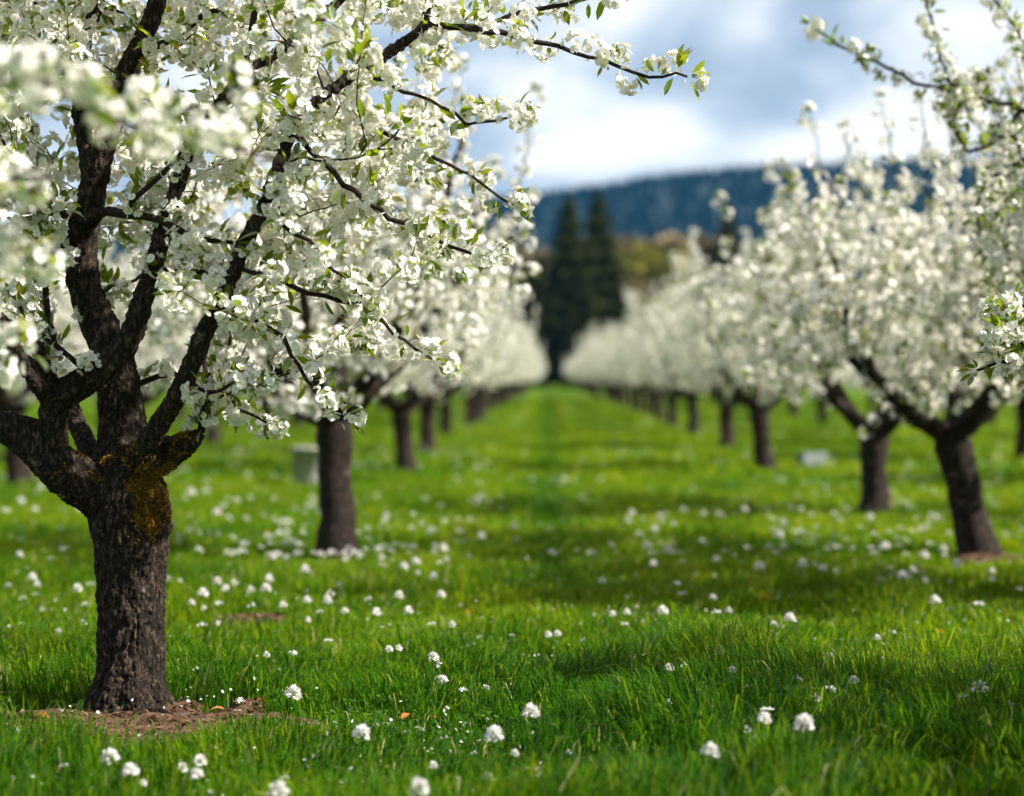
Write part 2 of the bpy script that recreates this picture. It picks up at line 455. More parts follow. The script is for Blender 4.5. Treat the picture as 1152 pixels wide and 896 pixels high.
# ------------------------------------------------------------------ grass
def build_grass():
    parts = []
    def zone(y0, y1, dens, w, h, margin, seed):
        r = np.random.default_rng(seed)
        area_max = (y1 - y0) * ((0.33 + 0.30) * y1 + 2 * margin)
        n = int(dens * area_max)
        y = r.uniform(y0, y1, n)
        x = r.uniform(-0.33 * y1 - margin, 0.30 * y1 + margin, n)
        ok = (x > -0.33 * y - margin) & (x < 0.30 * y + margin)
        x, y = x[ok], y[ok]
        dn = vnoise(x, y, 0.35, 7)
        ok = (r.random(len(x)) < 0.35 + 0.9 * dn) & (soil_mask(x, y) < np.where(r.random(len(x)) < 0.10, r.uniform(0, 1.0, len(x)), r.uniform(-0.30, 0.16, len(x))))
        x, y = x[ok], y[ok]
        n = len(x)
        cl = vnoise(x, y, 0.5, 9)
        hh = h * (0.42 + 0.85 * cl + 0.75 * vnoise(x, y, 0.17, 12) ** 2) * r.uniform(0.5, 1.5, n)
        tall = np.exp(-(((x - 0.75) / 0.75) ** 2 + ((y - 4.75) / 0.75) ** 2))
        tall += 0.5 * np.exp(-(((x + 1.9) / 0.6) ** 2 + ((y - 6.2) / 0.8) ** 2))
        low = np.exp(-(((x + 0.28) / 0.42) ** 2 + ((y - 4.75) / 0.42) ** 2))
        path = np.exp(-((x - 0.0) / 0.42) ** 2) * np.clip((y - 5.5) / 2, 0, 1)
        hh *= 0.42 + 0.58 * np.clip(-soil_mask(x, y) * 1.3 + 0.1, 0, 1)
        for tx, ty in ((-1.17, 9.46), (2.385, 9.46), (2.39, 12.55), (2.36, 18.6), (2.5, 24.0), (-1.52, 18.3), (-1.61, 22.6)):
            hh *= 1 - 0.5 * np.exp(-(np.hypot(x - tx, (y - ty + .25) * .7) / .32) ** 4)
        hh *= (1 + 0.65 * tall) * (1 - 0.5 * low) * (1 - 0.35 * path)
        lean = r.normal(0, 0.34, (n, 2)) + np.stack([vnoise(x, y, 0.3, 21) - 0.5, vnoise(x, y, 0.3, 22) - 0.5], 1) * 0.7
        ang = r.uniform(0, math.pi, n)
        sx, sy = np.cos(ang), np.sin(ang)
        ww = w * r.uniform(0.6, 1.3, n)
        z = ground_z(x, y) - 0.008
        base = np.column_stack([x, y, z])
        side = np.column_stack([sx, sy, np.zeros(n)]) * ww[:, None] * 0.5
        bend = np.column_stack([lean, np.zeros(n)])
        mid = base + np.column_stack([lean * hh[:, None] * 0.22, hh * 0.55])
        hi = base + np.column_stack([lean * hh[:, None] * 0.55, hh * 0.85])
        tip = base + np.column_stack([lean * hh[:, None] * 1.05, hh * (1.0 - 0.25 * np.clip(np.linalg.norm(lean, axis=1), 0, 1.5))])
        V = np.stack([base - side, base + side, mid - side * 0.95, mid + side * 0.95, hi - side * 0.6, hi + side * 0.6, tip], 1)
        o = (np.arange(n) * 7)[:, None]
        Q = np.concatenate([o + np.array([[0, 1, 3, 2]]), o + np.array([[2, 3, 5, 4]])])
        T = o + np.array([[4, 5, 6]])
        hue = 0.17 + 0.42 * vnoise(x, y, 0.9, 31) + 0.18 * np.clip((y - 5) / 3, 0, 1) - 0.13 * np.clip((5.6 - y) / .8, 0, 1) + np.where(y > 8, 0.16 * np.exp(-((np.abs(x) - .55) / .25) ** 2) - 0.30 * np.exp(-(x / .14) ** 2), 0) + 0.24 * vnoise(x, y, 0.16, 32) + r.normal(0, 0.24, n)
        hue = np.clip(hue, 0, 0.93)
        hue = np.where(r.random(n) < 0.020, r.uniform(0.95, 1, n), hue)
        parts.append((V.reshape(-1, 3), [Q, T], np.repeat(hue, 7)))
    zone(3.3, 6.0, 9000, 0.0052, 0.096, 1.5, 1)
    zone(6.0, 9.0, 5000, 0.0060, 0.070, 1.7, 2)
    zone(9.0, 16.0, 1900, 0.010, 0.058, 2.2, 3)
    zone(16.0, 34.0, 420, 0.024, 0.060, 4.0, 4)
    zone(34.0, 80.0, 40, 0.07, 0.08, 6, 5)
    V, F, A, _ = merge(parts)
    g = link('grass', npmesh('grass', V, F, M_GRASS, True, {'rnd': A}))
    tag(g, 'lush green spring grass between the rows of trees', 'grass', kind='stuff')
    # small round-leaved ground cover in the low places
    n = 30000
    y = RNG.uniform(3.4, 8.5, n)
    x = RNG.uniform(-0.33, 0.30, n) * y + RNG.uniform(-0.4, 0.4, n)
    low = np.exp(-(((x + 0.28) / 0.5) ** 2 + ((y - 4.75) / 0.5) ** 2)) + np.exp(-(((x - 1.5) / 0.35) ** 2 + ((y - 4.9) / 0.3) ** 2)) + 0.6 * np.exp(-(((x + 1.5) / 0.5) ** 2 + ((y - 4.6) / 0.2) ** 2))
    ok = (RNG.random(n) < low + 0.35 * vnoise(x, y, 0.3, 50) ** 2) & (soil_mask(x, y) < RNG.uniform(-0.05, 0.5, n))
    x, y = x[ok], y[ok]
    n = len(x)
    T = np.array([[0, 0, 0], [.5, -.55, .1], [1.05, -.4, 0], [1.15, 0, .05], [1.05, .4, 0], [.5, .55, .1]])
    tf = [np.array([[0, 1, 2, 3], [0, 3, 4, 5]])]
    P = np.column_stack([x, y, ground_z(x, y) + RNG.uniform(0.008, 0.05, n)])
    V, F, A = stamp(T, tf, P, frames(RNG.normal(0, 0.5, (n, 3)) + np.array([0, 0, 1.]), RNG.uniform(0, 6.3, n)), RNG.uniform(0.006, 0.014, n), RNG.random(n))
    tag(link('ground_cover', npmesh('ground_cover', V, F, M_COVER, False, {'rnd': A})), 'tiny round leaved weeds in the low grass', 'weeds', kind='stuff')
build_grass()

# ------------------------------------------------------------------ tree building
class Tree:
    def __init__(self):
        self.p, self.par, self.rmin = [], [], []
        self.open = []                                   # may twigs start here
    def add(self, p, par, r=0.0, grow=True):
        self.p.append(np.array(p, dtype=float)); self.par.append(par); self.rmin.append(r); self.open.append(grow)
        return len(self.p) - 1
    def line(self, pts, radii, par=-1, grow=True, step=0.06, wob=0.0):
        """smooth polyline (Catmull-Rom) appended to node par"""
        P = [np.array(q, dtype=float) for q in pts]
        Rr = list(radii)
        first = par
        if par >= 0:
            P = [self.p[par]] + P; Rr = [Rr[0]] + Rr
        elif par < 0:
            first = self.add(P[0], -1, Rr[0], grow)
        ids = [first]
        prev = first
        for i in range(len(P) - 1):
            p0, p1, p2, p3 = P[max(i - 1, 0)], P[i], P[i + 1], P[min(i + 2, len(P) - 1)]
            n = max(1, int(round(np.linalg.norm(p2 - p1) / step)))
            for k in range(1, n + 1):
                t = k / n
                q = 0.5 * ((2 * p1) + (-p0 + p2) * t + (2 * p0 - 5 * p1 + 4 * p2 - p3) * t * t + (-p0 + 3 * p1 - 3 * p2 + p3) * t ** 3)
                if wob:
                    q = q + RNG.normal(0, wob, 3)
                prev = self.add(q, prev, Rr[i] * (1 - t) + Rr[i + 1] * t, grow)
                ids.append(prev)
        return ids
    def nearest(self, q):
        d = np.linalg.norm(np.array(self.p) - np.array(q), axis=1)
        return int(d.argmin())
    def grow(self, A, bf=0.35, step=0.06, wob=0.006, maxd=9.0):
        """greedy tree growth to the attraction points A (balanced minimum spanning tree)"""
        A = np.array(A)
        P = np.array(self.p)
        path = np.zeros(len(P))
        for i in range(len(P)):
            if self.par[i] >= 0:
                path[i] = path[self.par[i]] + np.linalg.norm(P[i] - P[self.par[i]])
        path = list(path)
        op = np.where(np.array(self.open))[0]
        D = np.linalg.norm(A[:, None, :] - P[None, op, :], axis=2) + bf * np.array(path)[op][None, :]
        best = D.min(1); bid = op[D.argmin(1)]
        todo = np.ones(len(A), bool)
        for _ in range(len(A)):
            j = int(np.where(todo, best, 1e9).argmin())
            todo[j] = False
            b = int(bid[j]); a = A[j]; s = self.p[b]
            dist = np.linalg.norm(a - s)
            if dist > maxd:
                continue
            n = max(1, int(round(dist / step)))
            # leave the parent partly along its own direction and lift a little: curved twig
            pd = s - self.p[self.par[b]] if self.par[b] >= 0 else np.array([0, 0, 1.])
            pd = pd / (np.linalg.norm(pd) + 1e-9)
            c = s + pd * dist * 0.3 + (a - s) * 0.3 + np.array([0, 0, -0.04]) * dist
            prev = b
            new = []
            for k in range(1, n + 1):
                t = k / n
                q = (1 - t) ** 2 * s + 2 * t * (1 - t) * c + t * t * a
                if k < n:
                    q = q + RNG.normal(0, wob, 3)
                nid = self.add(q, prev)
                path.append(path[prev] + np.linalg.norm(q - self.p[prev]))
                new.append(nid); prev = nid
            Q = np.array([self.p[i] for i in new])
            Dn = np.linalg.norm(A[:, None, :] - Q[None], axis=2) + bf * np.array([path[i] for i in new])[None]
            m = Dn.min(1)
            up = m < best
            best[up] = m[up]; bid[up] = np.array(new)[Dn.argmin(1)][up]
    def finish(self, tip=0.0022, e=2.4):
        n = len(self.p)
        acc = np.zeros(n); r = np.zeros(n)
        kids = [[] for _ in range(n)]
        for i in range(n):
            if self.par[i] >= 0:
                kids[self.par[i]].append(i)
        for i in range(n - 1, -1, -1):
            r[i] = max(tip, acc[i] ** (1 / e)) if self.rmin[i] == 0 else max(self.rmin[i], tip)
            if self.par[i] >= 0:
                acc[self.par[i]] += r[i] ** e
        for i in range(n):                               # a twig is never thicker than what carries it
            if self.par[i] >= 0 and self.rmin[i] == 0:
                r[i] = min(r[i], r[self.par[i]] * 0.92)
        self.r, self.kids = r, kids
        self.P = np.array(self.p)
        chains = []
        starts = [i for i in range(n) if self.par[i] < 0]
        stack = [(s, None) for s in starts]
        while stack:
            s, head = stack.pop()
            ch = [head] if head is not None else []
            cur = s
            while True:
                ch.append(cur)
                k = kids[cur]
                if not k:
                    break
                main = max(k, key=lambda q: r[q])
                for q in k:
                    if q != main:
                        stack.append((q, cur))
                cur = main
            chains.append(ch)
        self.chains = chains

def tube(P, rad, sides, cap=True):
    """swept tube along P (n,3)"""
    P = np.asarray(P, float); rad = np.asarray(rad, float)
    n = len(P)
    T = np.gradient(P, axis=0)
    T /= np.maximum(np.linalg.norm(T, axis=1, keepdims=True), 1e-9)
    u = np.array([1., 0, 0]) if abs(T[0, 0]) < 0.8 else np.array([0, 1., 0])
    a = np.linspace(0, 2 * math.pi, sides, endpoint=False)
    V = np.zeros((n, sides, 3))
    for i in range(n):
        u = u - T[i] * np.dot(u, T[i]); u /= np.linalg.norm(u) + 1e-9
        w = np.cross(T[i], u)
        V[i] = P[i] + rad[i] * (np.cos(a)[:, None] * u + np.sin(a)[:, None] * w)
    V = V.reshape(-1, 3)
    i = np.arange(n * sides).reshape(n, sides)
    j = np.roll(i, -1, axis=1)
    F = np.stack([i[:-1], j[:-1], j[1:], i[1:]], -1).reshape(-1, 4)
    Fs = [F]
    if cap:
        V = np.concatenate([V, P[:1], P[-1:]])
        c0, c1 = n * sides, n * sides + 1
        t0 = np.stack([np.roll(i[0], -1), i[0], np.full(sides, c0)], 1)
        t1 = np.stack([i[-1], np.roll(i[-1], -1), np.full(sides, c1)], 1)
        Fs.append(np.concatenate([t0, t1]))
    return V, Fs

def tubes(tree, keep, sides_fn, min_nodes=2):
    parts = []
    for ch in tree.chains:
        seg = []
        runs = []
        for k, i in enumerate(ch):
            ok = keep(tree.r[i]) or (k == 0 and len(ch) > 1 and keep(tree.r[ch[1]]))
            if ok:
                seg.append(i)
            else:
                if len(seg) > 1: runs.append(seg)
                seg = []
        if len(seg) > 1: runs.append(seg)
        for s in runs:
            P = tree.P[s]
            rad = tree.r[s].copy()
            if s[0] == ch[0] and len(s) > 1 and rad[0] > rad[1] * 1.35:
                rad[0] = rad[1] * 1.25                    # the twig's own collar inside its carrier
            V, F = tube(P, rad, sides_fn(rad.max()))
            parts.append((V, F, np.zeros(len(V))))
    return parts

# flower and leaf templates --------------------------------------------------
def petal_template(cup, wide, notch):
    base = [(0.06, 0, 0.0), (0.52, -0.30 * wide, 0.10 * cup + 0.04), (0.50, 0, 0.07 * cup), (0.52, 0.30 * wide, 0.10 * cup + 0.04),
            (0.93, -0.25 * wide, 0.34 * cup + 0.03), (0.98 - notch, 0, 0.30 * cup), (0.93, 0.25 * wide, 0.34 * cup + 0.03)]
    F3, F4 = [(0, 2, 1), (0, 3, 2)], [(1, 2, 5, 4), (2, 3, 6, 5)]
    return np.array(base), F3, F4

def flower_template(cup, wide=1.25, n=5, seed=0, core=True):
    r = np.random.default_rng(seed)
    Vs, T, Q = [], [], []
    for k in range(n):
        b, f3, f4 = petal_template(cup * r.uniform(0.7, 1.3), wide * r.uniform(0.9, 1.1), r.uniform(0.02, 0.09))
        a = 2 * math.pi * k / n + r.normal(0, 0.08)
        c, s = math.cos(a), math.sin(a)
        b = b * r.uniform(0.9, 1.08)
        b[:, 2] += 0.012 * (k % 2)
        o = 7 * k
        Vs.append(np.column_stack([b[:, 0] * c - b[:, 1] * s, b[:, 0] * s + b[:, 1] * c, b[:, 2]]))
        T += [tuple(i + o for i in f) for f in f3]; Q += [tuple(i + o for i in f) for f in f4]
    return np.concatenate(Vs), [np.array(T), np.array(Q)]

def core_template():
    a = np.linspace(0, 2 * math.pi, 6, endpoint=False)
    V = np.concatenate([np.column_stack([0.17 * np.cos(a), 0.17 * np.sin(a), np.full(6, 0.17)]), [[0, 0, 0.30]]])
    return V, [np.array([(i, (i + 1) % 6, 6) for i in range(6)])]

def low_flower(seed, cup=0.5):
    r = np.random.default_rng(seed)
    Vs, Q = [], []
    for k in range(5):
        a = 2 * math.pi * k / 5 + r.normal(0, 0.1)
        c, s = math.cos(a), math.sin(a)
        b = np.array([(0.02, 0, 0), (0.66, -0.56, 0.16 * cup), (1.0, 0, 0.34 * cup), (0.66, 0.56, 0.16 * cup)])
        Vs.append(np.column_stack([b[:, 0] * c - b[:, 1] * s, b[:, 0] * s + b[:, 1] * c, b[:, 2]]))
        Q.append((4 * k, 4 * k + 1, 4 * k + 2, 4 * k + 3))
    return np.concatenate(Vs), [np.array(Q)]

FLOWERS = [flower_template(c, w, 5, s) for c, w, s in ((0.45, 1.55, 1), (0.85, 1.5, 2), (1.4, 1.4, 3), (0.25, 1.6, 4))]
LOWFLOWERS = [low_flower(1, 0.4), low_flower(2, 0.9)]
LEAF_T = np.array([[0, 0, 0], [.32, -.15, .045], [.34, 0, 0], [.32, .15, .045], [.70, -.14, .02], [.72, 0, -.03], [.70, .14, .02], [1, 0, -.10]])
LEAF_F = [np.array([[0, 2, 1], [0, 3, 2], [4, 5, 7], [5, 6, 7]]), np.array([[1, 2, 5, 4], [2, 3, 6, 5]])]
LOWLEAF_T = np.array([[0, 0, 0], [.5, -.2, .05], [1, 0, -.06], [.5, .2, .05]])
LOWLEAF_F = [np.array([[0, 1, 2, 3]])]

def blossom_sites(tree, rmax, spacing, keep=0.85, skip=None):
    """places along the thin wood that carry a flower cluster: position, outward direction, along"""
    P, Dv, Al, tipf = [], [], [], []
    for ch in tree.chains:
        d = RNG.uniform(0, spacing)
        for k in range(1, len(ch)):
            i, j = ch[k - 1], ch[k]
            if tree.r[j] > rmax:
                continue
            a, b = tree.P[i], tree.P[j]
            ln = np.linalg.norm(b - a)
            if ln < 1e-6:
                continue
            t = (b - a) / ln
            while d < ln:
                if RNG.random() < keep:
                    v = RNG.normal(0, 1, 3); v -= t * v.dot(t); v /= np.linalg.norm(v) + 1e-9
                    v = v + np.array([0, 0, 0.25]); v /= np.linalg.norm(v)
                    P.append(a + t * d); Dv.append(v); Al.append(t); tipf.append(0)
                d += spacing * RNG.uniform(0.6, 1.5)
            d -= ln
        j = ch[-1]
        if tree.r[j] < rmax and len(ch) > 1:
            t = tree.P[j] - tree.P[ch[-2]]; t /= np.linalg.norm(t) + 1e-9
            P.append(tree.P[j]); Dv.append(t); Al.append(t); tipf.append(1)
    return np.array(P), np.array(Dv), np.array(Al), np.array(tipf)

def blossom_parts(P, Dv, nfl, rad, fsize, templates, with_core):
    """clusters of flowers: each a loose dome of nfl flowers around P + Dv*rad"""
    C, Nn = [], []
    for p, d in zip(P, Dv):
        k = int(RNG.integers(nfl[0], nfl[1] + 1))
        v = RNG.normal(0, 1, (k, 3)) + d * 0.9
        v /= np.linalg.norm(v, axis=1, keepdims=True)
        C.append(p + d * rad * 0.8 + v * rad * RNG.uniform(0.75, 1.15, (k, 1)))
        Nn.append(v + RNG.normal(0, 0.3, (k, 3)))
    C = np.concatenate(C); Nn = np.concatenate(Nn)
    n = len(C)
    S = fsize * RNG.uniform(0.75, 1.18, n)
    M = frames(Nn, RNG.uniform(0, 6.3, n))
    rnd = RNG.random(n)
    which = RNG.integers(0, len(templates), n)
    parts = []
    for w, (T, tf) in enumerate(templates):
        m = which == w
        V, F, A = stamp(T, tf, C[m], M[m], S[m], rnd[m])
        parts.append((V, F, A, 0))
    if with_core:
        T, tf = core_template()
        V, F, A = stamp(T, tf, C, M, S, rnd)
        parts.append((V, F, A, 1))
    return parts

def leaf_parts(P, Dv, Al, tipf, chance, num, size, T, tf):
    C, X, Sz = [], [], []
    for p, d, t, tp in zip(P, Dv, Al, tipf):
        if not tp and RNG.random() > chance:
            continue
        k = int(RNG.integers(num[0], num[1] + 1)) + (4 if tp else 0)
        for _ in range(k):
            v = d * 0.7 + RNG.normal(0, 0.7, 3) + t * (0.9 if tp else 0.35) + np.array([0, 0, 0.2])
            v /= np.linalg.norm(v)
            C.append(p + v * 0.018); X.append(v); Sz.append(size * RNG.uniform(0.55, 1.25))
    C, X = np.array(C), np.array(X)
    n = len(C)
    up = RNG.normal(0, 0.5, (n, 3)) + np.array([0, 0, 1.])
    Z = up - X * (up * X).sum(1, keepdims=True)
    Z /= np.linalg.norm(Z, axis=1, keepdims=True) + 1e-9
    M = np.stack([X, np.cross(Z, X), Z], 2)
    return [stamp(T, tf, C, M, np.array(Sz), np.clip(RNG.normal(0.60, 0.25, n), 0, 1))]

# ------------------------------------------------------------------ the big near tree
def build_main_tree():
    Y0 = 5.05
    base = ground_at(145, 806)
    t = Tree()
    W = lambda w, Y: 0.48 * w / F_PX * Y
    def PL(pts, grow=True, par=-1, step=0.05, wob=0.0):
        """pts: (px, py, depth, width in px)"""
        return t.line([at(a, b, Y) for a, b, Y, w in pts], [W(w, Y) for a, b, Y, w in pts], par, grow, step, wob)
    PL([(145, 826, Y0, 100), (145, 806, Y0, 88), (146, 790, Y0, 82), (147, 760, Y0, 80), (148, 700, Y0, 78), (147, 650, Y0, 81), (147, 615, Y0, 86),
        (145, 585, Y0, 96), (143, 555, Y0, 92), (141, 525, Y0, 78), (139, 495, Y0 + .02, 60)], grow=False)
    near = lambda px, py, Y: t.nearest(at(px, py, Y))
    # thick left limb
    PL([(128, 565, Y0 - .02, 62), (95, 545, Y0 - .06, 58), (62, 522, Y0 - .1, 52), (36, 494, Y0 - .12, 50), (5, 480, Y0 - .12, 36), (-40, 462, Y0 - .1, 32), (-100, 400, Y0 - .15, 26), (-150, 300, Y0 - .3, 22), (-170, 180, Y0 - .35, 17), (-190, 20, Y0 - .3, 12)], par=near(140, 560, Y0))
    # limb rising off it, up and to the right
    PL([(60, 480, Y0 - .14, 34), (66, 448, Y0 - .16, 36), (104, 424, Y0 - .17, 34), (143, 386, Y0 - .18, 29), (158, 346, Y0 - .2, 25), (172, 305, Y0 - .2, 22), (188, 245, Y0 - .22, 18), (207, 190, Y0 - .22, 16), (256, 106, Y0 - .2, 15), (343, 36, Y0 - .2, 13), (392, -10, Y0 - .15, 11), (440, -70, Y0 - .1, 8)], par=near(62, 520, Y0 - .1))
    # leader
    PL([(137, 470, Y0 + .04, 54), (131, 418, Y0 + .05, 48), (114, 371, Y0 + .06, 42), (95, 321, Y0 + .06, 38), (93, 268, Y0 + .04, 36), (104, 214, Y0 + .02, 32), (116, 168, Y0, 28), (143, 82, Y0 - .02, 26), (161, 46, Y0 - .02, 23), (176, 5, Y0 - .02, 21), (196, -60, Y0, 16), (215, -140, Y0, 11)], par=near(140, 495, Y0))
    # long right limb
    PL([(158, 512, Y0 - .1, 28), (174, 488, Y0 - .16, 25), (200, 443, Y0 - .2, 24), (229, 379, Y0 - .24, 22), (257, 321, Y0 - .26, 19), (270, 285, Y0 - .27, 18), (297, 232, Y0 - .28, 16), (329, 150, Y0 - .28, 14), (352, 118, Y0 - .27, 13), (398, 84, Y0 - .25, 13), (440, 58, Y0 - .24, 13), (468, 38, Y0 - .22, 11)], par=near(145, 545, Y0))
    # short mossy stub on the right
    PL([(184, 512, Y0 - .06, 40), (204, 503, Y0 - .08, 30), (217, 496, Y0 - .1, 22), (226, 487, Y0 - .1, 14), (229, 478, Y0 - .1, 9)], par=near(150, 540, Y0), grow=False)
    PL([(228, 470, Y0 - .1, 8), (233, 440, Y0 - .12, 7), (229, 402, Y0 - .1, 5)], par=near(222, 492, Y0 - .1))
    # limb behind, and the small left ones
    PL([(100, 505, Y0 + .12, 24), (86, 478, Y0 + .2, 22), (76, 452, Y0 + .3, 20), (40, 420, Y0 + .5, 17), (-10, 350, Y0 + .7, 14), (-40, 240, Y0 + .8, 10)], par=near(120, 555, Y0))
    PL([(56, 425, Y0 - .2, 17), (45, 398, Y0 - .24, 17), (26, 375, Y0 - .28, 15), (6, 362, Y0 - .3, 13), (-40, 330, Y0 - .3, 9)], par=near(62, 455, Y0 - .16))
    PL([(62, 388, Y0 - .24, 7), (40, 372, Y0 - .26, 7), (22, 345, Y0 - .28, 5)], par=near(104, 424, Y0 - .17))
    PL([(53, 350, Y0 - .2, 8), (50, 300, Y0 - .2, 7), (47, 270, Y0 - .2, 5)], par=near(58, 392, Y0 - .24))
    # upper left
    PL([(92, 130, Y0 + .1, 20), (92, 62, Y0 + .15, 20), (108, 5, Y0 + .2, 17), (120, -70, Y0 + .2, 11)], par=near(104, 212, Y0))
    PL([(85, 246, Y0 - .1, 12), (58, 238, Y0 - .2, 11), (30, 231, Y0 - .3, 8), (-20, 200, Y0 - .4, 6)], par=near(93, 270, Y0 + .04))
    PL([(114, 240, Y0 - .1, 12), (140, 241, Y0 - .2, 11), (178, 247, Y0 - .26, 9), (221, 268, Y0 - .3, 7), (262, 273, Y0 - .3, 5)], par=near(96, 262, Y0 + .04))
    PL([(150, 225, Y0 - .24, 7), (182, 197, Y0 - .27, 6), (205, 170, Y0 - .3, 4)], par=near(140, 241, Y0 - .2))
    PL([(272, 95, Y0 - .2, 9), (280, 55, Y0 - .2, 9), (288, 2, Y0 - .2, 8), (292, -50, Y0 - .2, 5)], par=near(256, 106, Y0 - .2))
    PL([(192, 45, Y0 - .1, 9), (225, 20, Y0 - .14, 8), (240, 12, Y0 - .14, 6)], par=near(150, 66, Y0))
    # thin arching twigs on the right
    thin = dict(step=0.04, wob=0.005)
    PL([(490, 30, Y0 - .22, 8), (525, 31, Y0 - .22, 8), (565, 36, Y0 - .22, 7), (615, 53, Y0 - .2, 6), (644, 58, Y0 - .2, 5), (694, 72, Y0 - .2, 4.5), (731, 86, Y0 - .2, 4), (772, 87, Y0 - .2, 3)], par=near(466, 40, Y0 - .22), **thin)
    PL([(478, 15, Y0 - .22, 8), (492, -15, Y0 - .2, 7), (505, -60, Y0 - .2, 5)], par=near(468, 38, Y0 - .22), **thin)
    PL([(560, 20, Y0 - .1, 6), (594, 14, Y0 - .1, 6), (651, 2, Y0 - .1, 5), (700, -20, Y0 - .1, 3)], par=near(525, 31, Y0 - .22), **thin)
    PL([(431, 88, Y0 - .3, 6), (448, 100, Y0 - .33, 5), (485, 113, Y0 - .34, 4), (536, 140, Y0 - .34, 3.5), (576, 134, Y0 - .34, 3)], par=near(398, 84, Y0 - .25), **thin)
    PL([(300, 308, Y0 - .3, 6), (321, 318, Y0 - .32, 6.5), (360, 332, Y0 - .34, 6), (384, 340, Y0 - .35, 6), (410, 342, Y0 - .36, 5), (420, 356, Y0 - .37, 5), (445, 376, Y0 - .37, 4), (470, 392, Y0 - .37, 4), (492, 408, Y0 - .37, 3)], par=near(262, 306, Y0 - .26), **thin)
    PL([(225, 309, Y0 - .26, 6), (192, 307, Y0 - .24, 5), (186, 300, Y0 - .24, 4)], par=near(264, 300, Y0 - .26), **thin)
    PL([(404, 334, Y0 - .37, 4), (398, 326, Y0 - .37, 4)], par=near(412, 343, Y0 - .36), **thin)
    PL([(262, 345, Y0 - .28, 6), (275, 356, Y0 - .3, 6), (303, 371, Y0 - .32, 6), (330, 398, Y0 - .34, 5), (345, 425, Y0 - .35, 4.5), (364, 455, Y0 - .35, 3), (385, 470, Y0 - .35, 2.5)], par=near(250, 335, Y0 - .26), **thin)
    PL([(322, 250, Y0 - .32, 5), (345, 273, Y0 - .36, 5), (376, 302, Y0 - .38, 4), (410, 335, Y0 - .4, 3)], par=near(304, 216, Y0 - .28), **thin)
    PL([(400, 215, Y0 - .2, 7), (427, 238, Y0 - .22, 6), (455, 250, Y0 - .22, 6), (478, 260, Y0 - .22, 5), (521, 282, Y0 - .22, 4), (555, 290, Y0 - .22, 3)], par=near(330, 148, Y0 - .28), **thin)
    PL([(380, 130, Y0, 7), (430, 150, Y0 + .1, 6), (480, 175, Y0 + .2, 5), (530, 200, Y0 + .25, 3.5), (575, 230, Y0 + .3, 3)], par=near(352, 118, Y0 - .27), **thin)
    PL([(258, 440, Y0 - .1, 4), (268, 458, Y0 - .12, 4), (300, 478, Y0 - .12, 3)], par=near(231, 455, Y0 - .1), **thin)
    PL([(240, 440, Y0 - .3, 5), (262, 432, Y0 - .34, 4), (286, 436, Y0 - .36, 3)], par=near(206, 430, Y0 - .2), **thin)
    # boughs reaching towards the camera on the left: out of focus
    f0 = PL([(20, 400, 4.6, 15), (-25, 300, 4.2, 13), (-45, 200, 3.7, 12), (-35, 110, 3.25, 11), (20, 88, 2.95, 9), (60, 98, 2.9, 8), (110, 128, 2.95, 8), (160, 145, 3.0, 7), (215, 152, 3.05, 7), (270, 168, 3.1, 6), (330, 185, 3.15, 5)], par=near(58, 470, Y0 - .15))
    f1 = PL([(-40, 188, 3.4, 8), (10, 200, 3.2, 7), (55, 200, 3.2, 5)], par=near(-45, 200, 3.7))
    f2 = PL([(-40, 290, 3.75, 8), (5, 285, 3.5, 7), (60, 268, 3.5, 5)], par=near(-28, 290, 4.15))
    PL([(-30, 385, 3.9, 7), (0, 400, 3.6, 6), (34, 392, 3.5, 4)], par=near(-25, 300, 4.2))
    PL([(-10, 235, 3.35, 6), (25, 222, 3.3, 4)], par=near(-40, 188, 3.3))
    PL([(0, 262, 3.4, 6), (40, 290, 3.3, 4)], par=near(-40, 300, 3.6))
    PL([(20, 70, 2.95, 6), (50, 62, 2.9, 5), (85, 88, 2.9, 4)], par=near(20, 92, 2.95))
    f3 = PL([(180, 120, 3.4, 6), (255, 125, 3.45, 5), (262, 105, 3.45, 4)], par=near(160, 145, 3.0))
    # attraction points through the crown
    A = []
    while len(A) < 620:
        v = RNG.normal(0, 1, 3); v /= np.linalg.norm(v)
        q = np.array([-1.30, 5.2, 2.1]) + v * np.array([1.35, 1.2, 1.25]) * RNG.random() ** 0.42
        px, py = project(q[None])
        px, py = px[0], py[0]
        xr = np.interp(py, [-300, 0, 60, 110, 150, 185, 230, 290, 330, 400, 440, 480], [480, 540, 520, 545, 560, 470, 520, 540, 470, 485, 450, 300])
        yl = np.interp(px, [-250, 0, 50, 100, 190, 215, 240, 300, 400, 500], [420, 415, 330, 300, 330, 380, 450, 470, 455, 430])
        if px > xr or py > yl:
            continue
        if q[1] < 4.55 and (px > 380 or py > 240 or 40 < px < 330):
            continue
        if q[1] < 4.2 and RNG.random() < 0.75:
            continue
        if 70 < px < 170 and 120 < py < 330 and q[1] < 5.05:
            continue
        if py < 0 and RNG.random() < 0.35:
            continue
        A.append(q)
    t.grow(A, bf=0.28, step=0.05, wob=0.005)
    t.finish()
    root = link('blossom_tree', None, None, base)
    tag(root, 'large gnarled blossoming tree with golden moss on its forked trunk', 'tree', 'blossoming orchard trees')
    org = np.array(base)
    # trunk and limbs as one blended body
    parts = tubes(t, lambda r: r > 0.0135, lambda r: 20 if r > 0.03 else 12)
